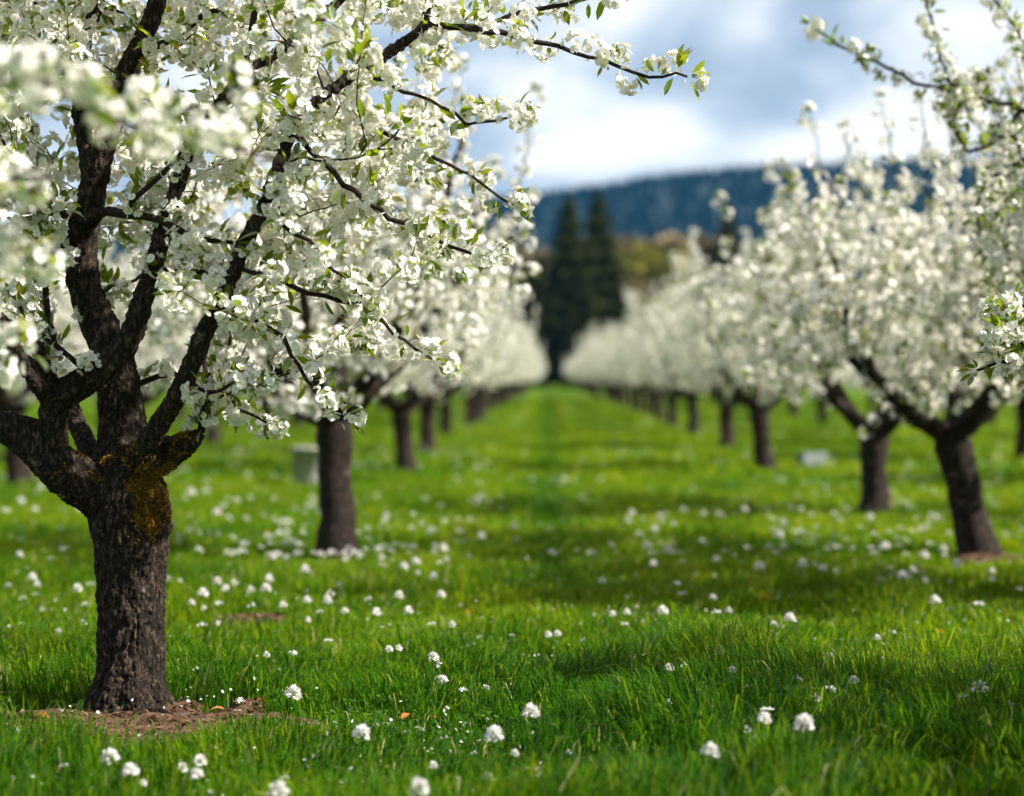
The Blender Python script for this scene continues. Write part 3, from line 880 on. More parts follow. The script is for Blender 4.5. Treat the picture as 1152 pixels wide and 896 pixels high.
    # root flare
    for a, ln, rr in ((0.25, .20, .045), (1.3, .16, .04), (2.3, .17, .045), (3.4, .19, .05), (4.3, .18, .045), (5.2, .24, .05)):
        d = np.array([math.cos(a), math.sin(a), 0])
        P = [org + d * 0.0 + [0, 0, .24], org + d * .05 + [0, 0, .11], org + d * 0.078 + [0, 0, .05], org + d * .108 + [0, 0, .012], org + d * (.11 + ln * .4) + [0, 0, -.015], org + d * (.11 + ln) + [0, 0, -.06]]
        V, F = tube(P, [rr * .6, rr * .9, rr, rr * .8, rr * .6, rr * .3], 12)
        parts.append((V, F, np.zeros(len(V))))
    for pts in ([(.05, -.06, .05), (.12, -.11, .028), (.19, -.13, .016), (.25, -.19, .010), (.31, -.21, -.012)], [(-.02, -.08, .05), (.0, -.14, .02), (.06, -.19, .012), (.11, -.20, .006), (.16, -.19, -.012)]):
        V, F = tube([org + np.array(q) for q in pts], [.026, .020, .015, .011, .006], 10)
        parts.append((V, F, np.zeros(len(V))))
    V, F, A_, _ = merge(parts)
    raw = npmesh('raw', V - org, F, M_BARK)
    tmp = link('raw', raw)
    m = tmp.modifiers.new('r', 'REMESH'); m.mode = 'VOXEL'; m.voxel_size = 0.0040; m.adaptivity = 0.0
    m2 = tmp.modifiers.new('s', 'SMOOTH'); m2.factor = 0.5; m2.iterations = 7
    dg = bpy.context.evaluated_depsgraph_get()
    body = bpy.data.meshes.new_from_object(tmp.evaluated_get(dg))
    bpy.data.objects.remove(tmp)
    n = len(body.vertices)
    co = np.empty(n * 3, np.float32); body.vertices.foreach_get('co', co); co = co.reshape(-1, 3)
    no = np.empty(n * 3, np.float32); body.vertices.foreach_get('normal', no); no = no.reshape(-1, 3)
    fork = 0.62
    disp = np.zeros(n)
    for i in range(n):
        x, y, z = co[i]
        tr = 1.0 if z < fork else max(0.0, 1.0 - (z - fork) / 0.18)
        wv = noise.noise(Vector((x * 8, y * 8, z * 3)))
        wy = noise.noise(Vector((x * 25, y * 25, z * 18 + 3)))
        plate = abs(noise.noise(Vector((x * 46 + wy * .45, y * 46 + wy * .45, z * 7)))) * 2.2
        flake = abs(noise.noise(Vector((x * 75 + 9, y * 75, z * 30 + wy * .5)))) * 2.0
        fine = noise.noise(Vector((x * 130, y * 130, z * 90)))
        knob = noise.noise(Vector((x * 22, y * 22, z * 22 + 5)))
        d_t = (min(plate, 0.9) - 0.45) * 0.0075 + (flake - 0.5) * 0.0050 + fine * 0.0045 + knob * 0.004 + wv * 0.008
        d_l = (flake - 0.4) * 0.0045 + fine * 0.0028 + knob * 0.004
        disp[i] = tr * d_t + (1 - tr) * d_l
    co2 = co + no * disp[:, None]
    body.vertices.foreach_set('co', co2.ravel().astype(np.float32))
    body.update()
    body.polygons.foreach_set('use_smooth', np.ones(len(body.polygons), bool))
    body.materials.clear(); body.materials.append(M_BARK)
    trunk = link('trunk', body, root)
    # golden moss on the fork
    c1 = np.array(at(178, 560, Y0 - .12)) - org
    mk = np.zeros(n)
    for px, py, sx, w in ((180, 560, .085, 1.0), (172, 585, .06, 1.0), (188, 535, .05, .9), (165, 528, .05, .7), (150, 545, .05, .45), (120, 520, .05, .4), (100, 548, .07, .25), (206, 500, .045, .55), (90, 535, .09, .30), (140, 500, .08, .30), (128, 450, .09, .24), (180, 640, .06, .35), (60, 500, .08, .22), (186, 600, .03, .8)):
        c = np.array(at(px, py, Y0 - .1)) - org
        mk = np.maximum(mk, w * np.exp(-(((co - c) / sx) ** 2).sum(1)))
    pn = np.array([noise.noise(Vector(q * 28)) for q in co2]) * 0.5 + np.array([noise.noise(Vector(q * 70)) for q in co2]) * 0.3
    pr = np.clip((mk + pn * 0.9 - 0.32) * 3.0, 0, 1)
    idx = np.where((RNG.random(n) < pr) & (mk > 0.12))[0]
    idx = np.repeat(idx, 3)
    T = np.array([[0, -.25, 0], [0, .25, 0], [.5, .2, 1], [.3, -.2, .9]])
    Pm = co2[idx] + RNG.normal(0, 0.002, (len(idx), 3)) - no[idx] * 0.001
    V, F, A_ = stamp(T, [np.array([[0, 1, 2, 3]])], Pm, frames(no[idx] + RNG.normal(0, .45, (len(idx), 3)), RNG.uniform(0, 6.3, len(idx))), RNG.uniform(.003, .0085, len(idx)), RNG.random(len(idx)))
    moss = link('moss', npmesh('moss', V, F, M_MOSS, False, {'rnd': A_}), trunk)
    moss['label'] = 'golden brown moss cushion on the fork'
    # crown
    P, Dv, Al, tipf = blossom_sites(t, 0.0118, 0.052, 0.90)
    far = (P[:, 1] > 3.95) | (RNG.random(len(P)) < 0.75)      # the boughs towards the camera carry looser bunches
    P, Dv, Al, tipf = P[far], Dv[far], Al[far], tipf[far]
    fr = blossom_parts(P, Dv, (14, 22), 0.034, 0.0138, FLOWERS, True)
    V, F, A_, mi = merge(fr)
    crown = link('crown', npmesh('crown', V - org, F, [M_PETAL, M_STAMEN], True, {'rnd': A_}, mi), root)
    V, F, A_, _ = merge(leaf_parts(P, Dv, Al, tipf, 0.9, (3, 6), 0.058, LEAF_T, LEAF_F))
    link('foliage', npmesh('foliage', V - org, F, M_LEAF, True, {'rnd': A_}), crown)
    V, F, A_, _ = merge(tubes(t, lambda r: r <= 0.0145, lambda r: 7))
    link('twigs', npmesh('twigs', V - org, F, M_TWIG), crown)
    print('main tree: nodes', len(t.p), 'trunk verts', n, 'clusters', len(P), 'moss', len(idx))
build_main_tree()

# ------------------------------------------------------------------ the trees of the rows
def row_tree_meshes(seed, lean=0.0, height=2.35, spread=1.3, fork=0.62, tr=0.10, shoots=9, n_att=330, arms=None, dens=0.068, lim=None):
    global RNG
    RNG = np.random.default_rng(seed)
    t = Tree()
    top = np.array([lean * fork, 0, fork])
    t.line([(0, 0, -0.08), (0.0, 0, 0.02), (lean * .25 + .005, 0, fork * .3), (lean * .6 * fork, .01, fork * .65), tuple(top)],
           [tr * 1.55, tr * 1.28, tr * 1.0, tr * .95, tr * 1.12], -1, False, 0.08, 0.004)
    start = len(t.p) - 1
    k = 5
    arms = arms or [(2 * math.pi * i / k + RNG.normal(0, .25), RNG.uniform(0.35, 0.95)) for i in range(k)]
    for a, el in arms:
        d = np.array([math.cos(a), math.sin(a), 0])
        L = spread * RNG.uniform(0.62, 0.85)
        p1 = top + d * .16 + [0, 0, .05 + el * .1]
        p2 = top + d * L * .5 + [0, 0, .12 + el * .45]
        p3 = top + d * L * .8 + [0, 0, .35 + el * .75]
        p4 = top + d * L * .95 + [0, 0, .70 + el * 1.0]
        t.line([p1, p2, p3, p4], [tr * .55, tr * .38, tr * .22, tr * .09], start, True, 0.08, 0.008)
    A = []
    cz = (height + 0.72) / 2; rz = (height - 0.72) / 2
    while len(A) < n_att:
        v = RNG.normal(0, 1, 3); v /= np.linalg.norm(v)
        rr = RNG.random() ** 0.36
        q = np.array([lean * fork, 0, cz]) + v * np.array([spread, spread, rz]) * rr * RNG.uniform(0.82, 1.12)
        if q[2] < 0.62 or (lim and q[0] > np.interp(q[2], *lim)):
            continue
        A.append(q)
    t.grow(A, 0.3, 0.07, 0.007)
    for _ in range(shoots):                               # long upright shoots standing out of the crown
        a, rr = RNG.uniform(0, 6.28), spread * RNG.uniform(.2, .95)
        x, y = rr * math.cos(a) + lean * fork, rr * math.sin(a)
        z0 = cz + rz * math.sqrt(max(0, 1 - (rr / spread) ** 2)) * 0.8
        i = t.nearest((x, y, z0))
        b = t.p[i]; ln = RNG.uniform(.35, .75)
        t.line([b + np.array([math.cos(a) * .05, math.sin(a) * .05, ln * .4]), b + np.array([math.cos(a) * .13, math.sin(a) * .13, ln])], [.004, .0025], i, True, 0.07, 0.006)
    t.finish(0.003)
    V, F, A_, _ = merge(tubes(t, lambda r: r > 0.022, lambda r: 14))
    # knobbly bark
    dsp = np.array([noise.noise(Vector(q * 14)) * .012 + noise.noise(Vector((q[0] * 30, q[1] * 30, q[2] * 8))) * .008 for q in V])
    c = np.array([0, 0, 0.3]); rad = V - np.array([0, 0, 1]) * V[:, 2:3]
    rad /= np.linalg.norm(rad, axis=1, keepdims=True) + 1e-6
    V = V + rad * dsp[:, None]
    me_t = npmesh('trunk', V, F, M_BARK2)
    P, Dv, Al, tipf = blossom_sites(t, 0.017, dens, 0.9)
    V, F, A_, _ = merge(blossom_parts(P, Dv, (8, 12), 0.036, 0.0180, LOWFLOWERS, False))
    me_c = npmesh('crown', V, F, M_PETAL, True, {'rnd': A_})
    V, F, A_, _ = merge(leaf_parts(P, Dv, Al, tipf, 0.7, (2, 5), 0.058, LOWLEAF_T, LOWLEAF_F))
    me_l = npmesh('foliage', V, F, M_LEAF, True, {'rnd': A_})
    V, F, A_, _ = merge(tubes(t, lambda r: r <= 0.024, lambda r: 5))
    me_w = npmesh('twigs', V, F, M_TWIG)
    print('row tree', seed, 'clusters', len(P), 'flower verts', len(me_c.vertices))
    return me_t, me_c, me_l, me_w

def place_tree(meshes, loc, rot, sc, label, group):
    root = link('blossom_tree', None, None, (loc[0], loc[1], loc[2] if len(loc) > 2 else 0))
    root.rotation_euler = (0, 0, rot)
    root.scale = (sc, sc, sc)
    tag(root, label, 'tree', group)
    link('trunk', meshes[0], root)
    c = link('crown', meshes[1], root)
    link('foliage', meshes[2], c)
    link('twigs', meshes[3], c)
    return root

VAR = [row_tree_meshes(101, 0.0, 2.35, 1.32), row_tree_meshes(102, 0.12, 2.25, 1.28), row_tree_meshes(103, -0.1, 2.45, 1.35), row_tree_meshes(104, 0.05, 2.3, 1.3, 0.56)]
# the leaning near tree of the right row and its neighbour, the wide second tree of the left row
NEAR_R = row_tree_meshes(111, -0.24, 2.2, 1.25, 0.66, 0.098, 8, 460, [(2.75, .35), (3.7, .28), (0.25, .55), (1.2, .9), (5.1, .6), (0.0, .95)])
SECOND_L = row_tree_meshes(112, -0.03, 2.3, 1.35, 0.74, 0.100, 7, 380, [(2.9, .25), (0.5, .8), (1.6, .9), (4.6, .5), (5.6, .95), (3.6, .9)], lim=([0.6, 1.3, 1.6, 2.4], [0.65, 0.85, 1.1, 1.1]))
OFF_R = row_tree_meshes(113, 0.0, 2.4, 1.08, 0.65, 0.10, 8, 380)

G = 'blossoming orchard trees'
gx = lambda px, Y: (px - 617.0) / F_PX * Y
place_tree(SECOND_L, (gx(379, 9.46), 9.46), 0.0, 1.0, 'blossoming tree with dark straight trunk, directly behind the mossy tree', G)
for px, Y, v, rot, lab in ((457, 18.3, 2, 0.6, 'blossoming tree third along the left row, slim dark trunk'),
                           (481, 22.6, 0, 2.1, 'blossoming tree fourth along the left row, thin trunk'),
                           (503, 29.0, 1, 4.0, 'blossoming tree fifth along the left row, trunk half hidden by blossom')):
    place_tree(VAR[v], (gx(px, Y), Y), rot, 1.0, lab, G)
place_tree(NEAR_R, (gx(1101, 9.46), 9.46), 0.0, 1.0, 'blossoming tree with leaning trunk and wide arms, nearest whole one on the right', G)
place_tree(VAR[3], (gx(983, 12.55), 12.55), 1.2, 1.0, 'blossoming tree with thick upright trunk, left of the leaning trunk', G)
for px, Y, v, rot, lab in ((861, 18.6, 1, 3.0, 'blossoming tree third along the right row, flared trunk alone in grass'),
                           (817, 24.0, 0, 0.3, 'blossoming tree fourth along the right row, short dark trunk'),
                           (780, 29.5, 2, 5.2, 'blossoming tree fifth along the right row, short thin trunk')):
    place_tree(VAR[v], (gx(px, Y), Y), rot, 1.0, lab, G)
place_tree(OFF_R, (2.85, 7.6), 0.4, 0.95, 'blossoming tree at the upper right border, only long leafy shoots and blossom showing', G)
place_tree(VAR[1], (2.95, 4.35), 2.0, 0.85, 'blossoming tree outside the right border, one low bough of blossom and dark leaves showing', G)

def far_rows():
    rr = random.Random(5)
    def row(x, ys, label, group, jx=0.12):
        for y in ys:
            s = rr.uniform(0.94, 1.08)
            place_tree(VAR[rr.randrange(4)], (x + rr.uniform(-jx, jx), y + rr.uniform(-.4, .4)), rr.uniform(0, 6.28), s, label, group)
    row(-1.62, np.arange(33.5, 150, 4.4), 'small blossoming tree far down the left row, beside the grass aisle', 'distant trees of the left row')
    row(2.48, np.arange(34.0, 150, 4.4), 'small blossoming tree far down the right row, beside the grass aisle', 'distant trees of the right row')
    row(-4.85, [11.4, 15.9, 20.4, 25.0, 29.5] + list(np.arange(34, 110, 5.5)), 'blossoming tree in the second row on the left, behind the mossy tree', 'trees of the second left row')
    row(5.8, [12.0, 16.6, 21.0, 25.5] + list(np.arange(30, 110, 5.5)), 'blossoming tree in the second row on the right, behind the leaning tree', 'trees of the second right row')
    row(-8.3, list(np.arange(20, 90, 6)), 'blossoming tree in the third row on the left, far behind', 'trees of the third left row')
    row(9.2, list(np.arange(28, 90, 7)), 'blossoming tree in the third row on the right, far behind', 'trees of the third right row')
far_rows()
RNG = np.random.default_rng(77)

# leafy boughs of the border tree that reach into the picture: grown on the border tree itself
def border_boughs():
    W = lambda w, Y: 0.5 * w / F_PX * Y
    def bough(start, lines, cloud, lab):
        root = [o for o in bpy.data.objects if o.get('label', '') == lab][0]
        t = Tree()
        s0 = t.add(start, -1, 0.03, False)
        for k, pts in enumerate(lines):
            par = s0 if k == 0 else t.nearest(at(*pts[0][:3]))
            pts = pts if k == 0 else pts[1:]
            t.line([at(a, b, Y) for a, b, Y, w in pts], [W(w, Y) for a, b, Y, w in pts], par, True, 0.05, 0.005)
        t.grow([at(RNG.uniform(*x), RNG.uniform(*y), RNG.uniform(*d)) for n, x, y, d in cloud for _ in range(n)], 0.3, 0.06, 0.006)
        t.finish(0.0022)
        org = np.array(root.location)
        P, Dv, Al, tipf = blossom_sites(t, 0.013, 0.024, 0.95)
        inv = lambda V: (V - org) @ np.array(Matrix.Rotation(root.rotation_euler.z, 3, 'Z')) / root.scale.x
        k = RNG.random(len(P)) < 0.40
        V, F, A_, mi = merge(blossom_parts(P[k], Dv[k], (8, 14), 0.031, 0.0155, FLOWERS, True))
        crown = link('crown', npmesh('crown', inv(V), F, [M_PETAL, M_STAMEN], True, {'rnd': A_}, mi), root)
        V, F, A_, _ = merge(leaf_parts(P, Dv, Al, tipf, 0.9, (3, 5), 0.052, LEAF_T, LEAF_F))
        link('foliage', npmesh('foliage', inv(V), F, M_LEAF, True, {'rnd': A_ * 0.8}), crown)
        V, F, A_, _ = merge(tubes(t, lambda r: True, lambda r: 7))
        link('twigs', npmesh('twigs', inv(V), F, M_TWIG), crown)
    D = 7.3
    bough((2.85, 7.6, 0.78), [
        [(1270, 420, 7.5, 18), (1235, 250, D, 13), (1190, 165, D, 8), (1150, 125, D, 6), (1090, 108, D, 5), (1040, 96, D, 4.5), (985, 70, D, 4), (935, 45, D, 3), (912, 28, D, 2.5)],
        [(1085, 107, D, 5), (1068, 90, D, 4), (1056, 50, D, 3.5), (1045, 15, D, 3), (1038, -15, D, 2.5)],
        [(1190, 165, D, 8), (1160, 70, D, 5), (1142, 30, D, 4), (1118, 0, D, 3.5), (1105, -20, D, 3)],
        [(1150, 125, D, 6), (1120, 160, D, 5), (1090, 170, D, 4), (1075, 150, D, 3)],
        [(1235, 250, D, 12), (1200, 230, 7.1, 6), (1160, 190, 7.0, 5), (1140, 150, 7.0, 4)],
        [(1190, 165, D, 7), (1110, 205, D, 5), (1100, 250, D, 4), (1120, 290, D, 3)]],
        [(80, (1105, 1270), (120, 420), (6.9, 7.9)), (14, (1050, 1110), (90, 150), (7.1, 7.5))],
        'blossoming tree at the upper right border, only long leafy shoots and blossom showing')
    bough((2.85, 4.4, 0.72), [
        [(1420, 500, 4.7, 14), (1300, 450, 5.0, 10), (1200, 420, 5.2, 7), (1160, 410, 5.25, 5), (1125, 405, 5.25, 4), (1100, 420, 5.25, 3)],
        [(1160, 410, 5.25, 5), (1150, 385, 5.25, 4), (1128, 375, 5.25, 3)],
        [(1200, 420, 5.2, 6), (1165, 360, 5.25, 5), (1140, 340, 5.3, 4), (1122, 345, 5.3, 3)]],
        [(16, (1118, 1190), (335, 440), (5.1, 5.45)), (14, (1190, 1330), (380, 470), (4.7, 5.3))],
        'blossoming tree outside the right border, one low bough of blossom and dark leaves showing')
border_boughs()

# ------------------------------------------------------------------ flowers in the grass
def pompom(seed, n, r, flat):
    rg = np.random.default_rng(seed)
    v = rg.normal(0, 1, (n, 3)); v /= np.linalg.norm(v, axis=1, keepdims=True)
    v = v * np.array([rg.uniform(.8, 1.2), rg.uniform(.65, 1.0), 1.0])
    v[:, 2] = np.abs(v[:, 2]) * 1.25 * flat - 0.5
    P = v * r * rg.uniform(.5, .72, (n, 1))
    T = np.array([[0, -.18, 0], [0, .18, 0], [.12, .34, .55], [.2, 0, .95], [.12, -.34, .55]])
    V, F, A = stamp(T, [np.array([[0, 1, 2, 3, 4]])], P, frames(v + rg.normal(0, .28, (n, 3)), rg.uniform(0, 6.3, n)), r * rg.uniform(.36, .55, n), rg.random(n))
    return V, F, A

def flower_kind(name, seed, n, r, flat, mat, stem_h):
    V, F, A = pompom(seed, n, r, flat)
    V = V + np.array([0, 0, stem_h])
    head = npmesh(name, V, F, mat, False, {'rnd': A})
    rg = np.random.default_rng(seed)
    b = rg.normal(0, .012, 2)
    Vs, Fs = tube([(b[0], b[1], -.10), (b[0] * .4, b[1] * .4, stem_h * .5), (0, 0, stem_h)], [.0016, .0014, .0012], 5)
    stem = npmesh('stem', Vs, Fs, M_STALK, True, {'rnd': np.full(len(Vs), .5)})
    return head, stem

WHITE = [flower_kind('white_flower', 1, 90, .0195, 1.0, M_WFLOWER, .085), flower_kind('white_flower', 2, 34, .0175, .45, M_WFLOWER, .076),
         flower_kind('white_flower', 3, 110, .0195, 1.15, M_WFLOWER, .094), flower_kind('white_flower', 4, 18, .0160, .7, M_WFLOWER, .070)]
YEL = flower_kind('yellow_flower', 9, 40, .017, .45, M_YELLOW, .05)

def put_flower(kind, name, x, y, s, label, group, cat='flower', rot=None, h=None):
    head, stem = kind
    o = link(name, head, None, (x, y, float(ground_z(np.array([x]), np.array([y]))[0])))
    if h:
        o.location.z += h
    o.rotation_euler = (random.uniform(-.2, .2), random.uniform(-.2, .2), random.uniform(0, 6.28))
    o.scale = (s, s, s)
    tag(o, label, cat, group)
    link('stem', stem, o)
    return o

SPOTS = [(384, 691, 9), (421, 692, 12), (432, 691, 8), (462, 690, 12), (489, 702, 10), (513, 701, 10), (620, 711, 10), (630, 710, 9), (435, 733, 8), (446, 732, 8), (487, 741, 12),
         (499, 750, 13), (496, 761, 12), (502, 764, 10), (520, 773, 10), (545, 769, 10), (506, 795, 11), (598, 802, 17), (558, 822, 17), (398, 826, 17), (479, 887, 23), (545, 873, 11),
         (518, 876, 8), (491, 862, 10), (534, 846, 8), (599, 865, 12), (575, 846, 9), (691, 690, 9), (703, 687, 10), (715, 681, 9), (704, 699, 10), (744, 689, 14), (809, 689, 12), (818, 684, 9),
         (832, 708, 12), (865, 705, 10), (871, 715, 10), (887, 697, 14), (881, 704, 11), (769, 725, 8), (814, 735, 13), (755, 755, 11), (771, 753, 12), (827, 759, 10), (844, 775, 9), (894, 767, 12),
         (865, 800, 12), (854, 812, 13), (845, 823, 13), (853, 829, 10), (792, 848, 18), (765, 876, 9), (893, 826, 8), (752, 791, 7), (643, 846, 8), (657, 716, 8), (937, 775, 15), (917, 786, 14),
         (909, 811, 17), (990, 717, 9), (993, 723, 8), (932, 744, 8), (962, 770, 9), (1082, 784, 12), (1106, 773, 15), (1135, 787, 11), (966, 859, 7), (126, 853, 18), (148, 874, 16), (219, 859, 13),
         (200, 869, 11), (229, 874, 15), (214, 874, 8), (16, 825, 10), (223, 752, 10), (74, 865, 11), (36, 880, 10), (238, 893, 12), (159, 887, 9), (21, 625, 8), (58, 630, 8), (74, 618, 9),
         (198, 652, 10), (251, 663, 10), (217, 678, 10), (230, 683, 10), (248, 695, 11), (226, 696, 13), (7, 572, 10), (22, 562, 9), (211, 552, 9), (232, 549, 10), (243, 579, 9), (253, 568, 10),
         (8, 706, 8), (25, 703, 8), (71, 713, 11), (95, 699, 9), (320, 682, 10), (377, 669, 14), (329, 734, 10), (298, 739, 8), (370, 721, 11), (321, 781, 17), (268, 790, 10), (303, 890, 22),
         (325, 874, 11), (390, 690, 9), (360, 690, 9), (345, 700, 8), (575, 710, 7), (676, 655, 9), (735, 632, 9), (760, 655, 11), (768, 665, 10), (800, 670, 8), (690, 612, 12), (730, 612, 10),
         (757, 617, 9), (805, 628, 8), (915, 633, 12), (985, 622, 12), (960, 617, 10), (1010, 612, 9), (905, 602, 12), (940, 600, 10), (875, 602, 11), (1070, 655, 8), (1120, 652, 8), (1145, 660, 8)]
UNIQ = {(479, 887): 'big round white flower at the lower edge of the grass, left of centre', (303, 890): 'big round white flower near the lower edge, right of the bare soil',
        (126, 853): 'white pompom flower in front of the bare soil by the mossy trunk', (792, 848): 'plump white flower alone on long grass, below a loose bunch of three',
        (598, 802): 'round white flower standing alone in low weeds, just below the middle of the grass',
        (1106, 773): 'largest of three white flowers close to the right border',
        (321, 781): 'wide white flower in long grass right of the mossy trunk'}
def build_flowers():
    GW = 'white flowers in the grass'
    count = 0
    for px, py, sz in SPOTS:
        k = 0 if (px, py) in UNIQ else random.randrange(4)
        h = (.085, .076, .094, .070)[k]
        p = ground_at(px, py, h)
        lift = 0.022 + 0.085 * math.exp(-(((p.x - 0.75) / 0.75) ** 2 + ((p.y - 4.75) / 0.75) ** 2))
        s = float(np.clip(sz * (0.82 if py < 725 else 1.0) / (F_PX / p.y) / .033, .5, 1.6))
        p = ground_at(px, py, h * s + lift)
        lab = UNIQ.get((px, py), 'small white flower nodding among the grass blades')
        put_flower(WHITE[k], 'white_flower', p.x, p.y, s, lab, GW, h=lift)
        count += 1
    rr = random.Random(21)
    while count < 298:
        px, py = rr.uniform(0, 1152), 500 + 190 * rr.random() ** 0.8
        p = ground_at(px, py, .06)
        if vnoise(np.array([p.x]), np.array([p.y]), 0.9, 88)[0] < rr.uniform(.35, .75) or (abs(p.x) < .45 and rr.random() < .55):
            continue
        put_flower(WHITE[rr.randrange(4)], 'white_flower', p.x, p.y, rr.uniform(.75, 1.3), 'small white flower nodding among the grass blades', GW)
        count += 1
    # the countless ones further back: one scatter
    n = 3600
    y = 9 + 75 * RNG.random(n) ** 1.7
    x = RNG.uniform(-0.36, 0.33, n) * (y + 3)
    ok = (vnoise(x, y, 1.3, 89) > RNG.uniform(.25, .8, n)) & ((np.abs(x) > .5) | (RNG.random(n) < .3))
    x, y = x[ok], y[ok]
    n = len(x)
    V0, F0, _ = pompom(5, 14, .021, .9)
    V, F, A = stamp(V0, F0, np.column_stack([x, y, ground_z(x, y) + RNG.uniform(.06, .10, n)]), frames(RNG.normal(0, .2, (n, 3)) + [0, 0, 1.]), RNG.uniform(.7, 1.4, n), RNG.random(n))
    tag(link('white_flowers', npmesh('white_flowers', V, F, M_WFLOWER, False, {'rnd': A})), 'white flower specks scattered far down the meadow', 'flowers', kind='stuff')
    for px, py, s, lab in ((859, 676, 1.5, 'bright orange yellow flower, largest yellow spot in the grass'), (1055, 708, 1.1, 'orange yellow flower in the grass below the leaning tree'),
                           (995, 681, 1.1, 'orange yellow flower left of the leaning tree foot'), (526, 686, .9, 'dull yellow flower beside white ones at the centre left'),
                           (604, 697, .8, 'tiny yellow flower just above a pair of white ones'), (821, 695, .8, 'tiny pale yellow flower touching two white ones'),
                           (212, 615, .9, 'tiny yellow flower in the grass right of the mossy trunk'), (352, 515, 1.3, 'yellow flower by the pale bucket'),
                              (1030, 640, 1.0, 'small yellow flower in front of the leaning tree'), (530, 640, .9, 'tiny yellow flower at the middle of the left aisle edge'), (300, 600, 1.0, 'small yellow flower left of the second left trunk foot')):
        p = ground_at(px, py, .05)
        put_flower(YEL, 'yellow_flower', p.x, p.y, s, lab, 'yellow flowers in the grass')
    # single petals blown off the trees, countless
    n = 9000
    y = 3.4 + 12 * RNG.random(n) ** 1.4
    x = RNG.uniform(-0.36, 0.33, n) * (y + 1)
    ok = vnoise(x, y, 0.5, 91) > RNG.uniform(.2, 1.0, n)
    x, y = x[ok], y[ok]; n = len(x)
    T = np.array([[-.5, -.2, 0], [-.5, .2, 0], [.2, .45, .12], [.5, 0, .2], [.2, -.45, .12]])
    V, F, A = stamp(T, [np.array([[0, 1, 2, 3, 4]])], np.column_stack([x, y, ground_z(x, y) + RNG.uniform(.015, .075, n)]), frames(RNG.normal(0, .6, (n, 3)) + [0, 0, 1.], RNG.uniform(0, 6.3, n)), RNG.uniform(.006, .012, n), RNG.random(n))
    tag(link('fallen_petals', npmesh('fallen_petals', V, F, M_WFLOWER, False, {'rnd': A})), 'loose white petals caught in the grass', 'petals', kind='stuff')
    # fallen leaves
    u = np.linspace(0, 1, 7); v = np.linspace(-1, 1, 5)
    U, Vv = np.meshgrid(u, v, indexing='ij')
    wd = np.sin(np.pi * U ** .8) * .30
    X, Yy, Z = U, Vv * wd, .18 * np.abs(Vv) * wd * 2 + .22 * np.sin(U * 3.0) * .6
    i = np.arange(35).reshape(7, 5)
    Fq = np.stack([i[:-1, :-1], i[1:, :-1], i[1:, 1:], i[:-1, 1:]], -1).reshape(-1, 4)
    for q, (px, py, sz, tone, lab) in enumerate(((452, 810, .035, .2, 'curled orange dry leaf on low dark weeds'), (486, 806, .02, .1, 'tiny rust red dry leaf on low dark weeds'),
                                  (445, 866, .032, .35, 'orange dry leaf in the grass, lower left of centre'), (582, 872, .05, .95, 'pale cream dry leaf lying in the lower grass'),
                                  (515, 892, .03, .5, 'orange dry leaf at the lower edge beside the big round flower'), (848, 840, .03, .45, 'orange dry leaf under a loose bunch of white flowers'),
                                  (56, 808, .055, .15, 'reddish dry leaf on the soil left of the mossy trunk'), (255, 800, .05, .6, 'tan dry leaf on the soil right of the mossy trunk'), (292, 790, .04, .1, 'reddish dry leaf in the grass edge right of the soil'))):
        p = ground_at(px, py, .04)
        me = npmesh('fallen_leaf', np.stack([X.ravel(), Yy.ravel(), Z.ravel()], 1) * sz, [Fq], M_DRYLEAF, True, {'rnd': np.full(35, tone)})
        o = link('fallen_leaf', me, None, (p.x, p.y, .04))
        o.rotation_euler = (random.uniform(-.3, .5), random.uniform(-.4, .2), random.uniform(0, 6.28))
        tag(o, lab, 'leaf', 'dry leaves in the grass')
build_flowers()

# ------------------------------------------------------------------ two pale containers far back
def lathe(name, prof, sides, mat, parent=None):
    a = np.linspace(0, 2 * math.pi, sides, endpoint=False)
    V = np.concatenate([np.column_stack([r * np.cos(a), r * np.sin(a), np.full(sides, z)]) for r, z in prof])
    i = np.arange(len(prof) * sides).reshape(len(prof), sides); j = np.roll(i, -1, 1)
    F = np.stack([i[:-1], j[:-1], j[1:], i[1:]], -1).reshape(-1, 4)
    return link(name, npmesh(name, V, [F], mat), parent)

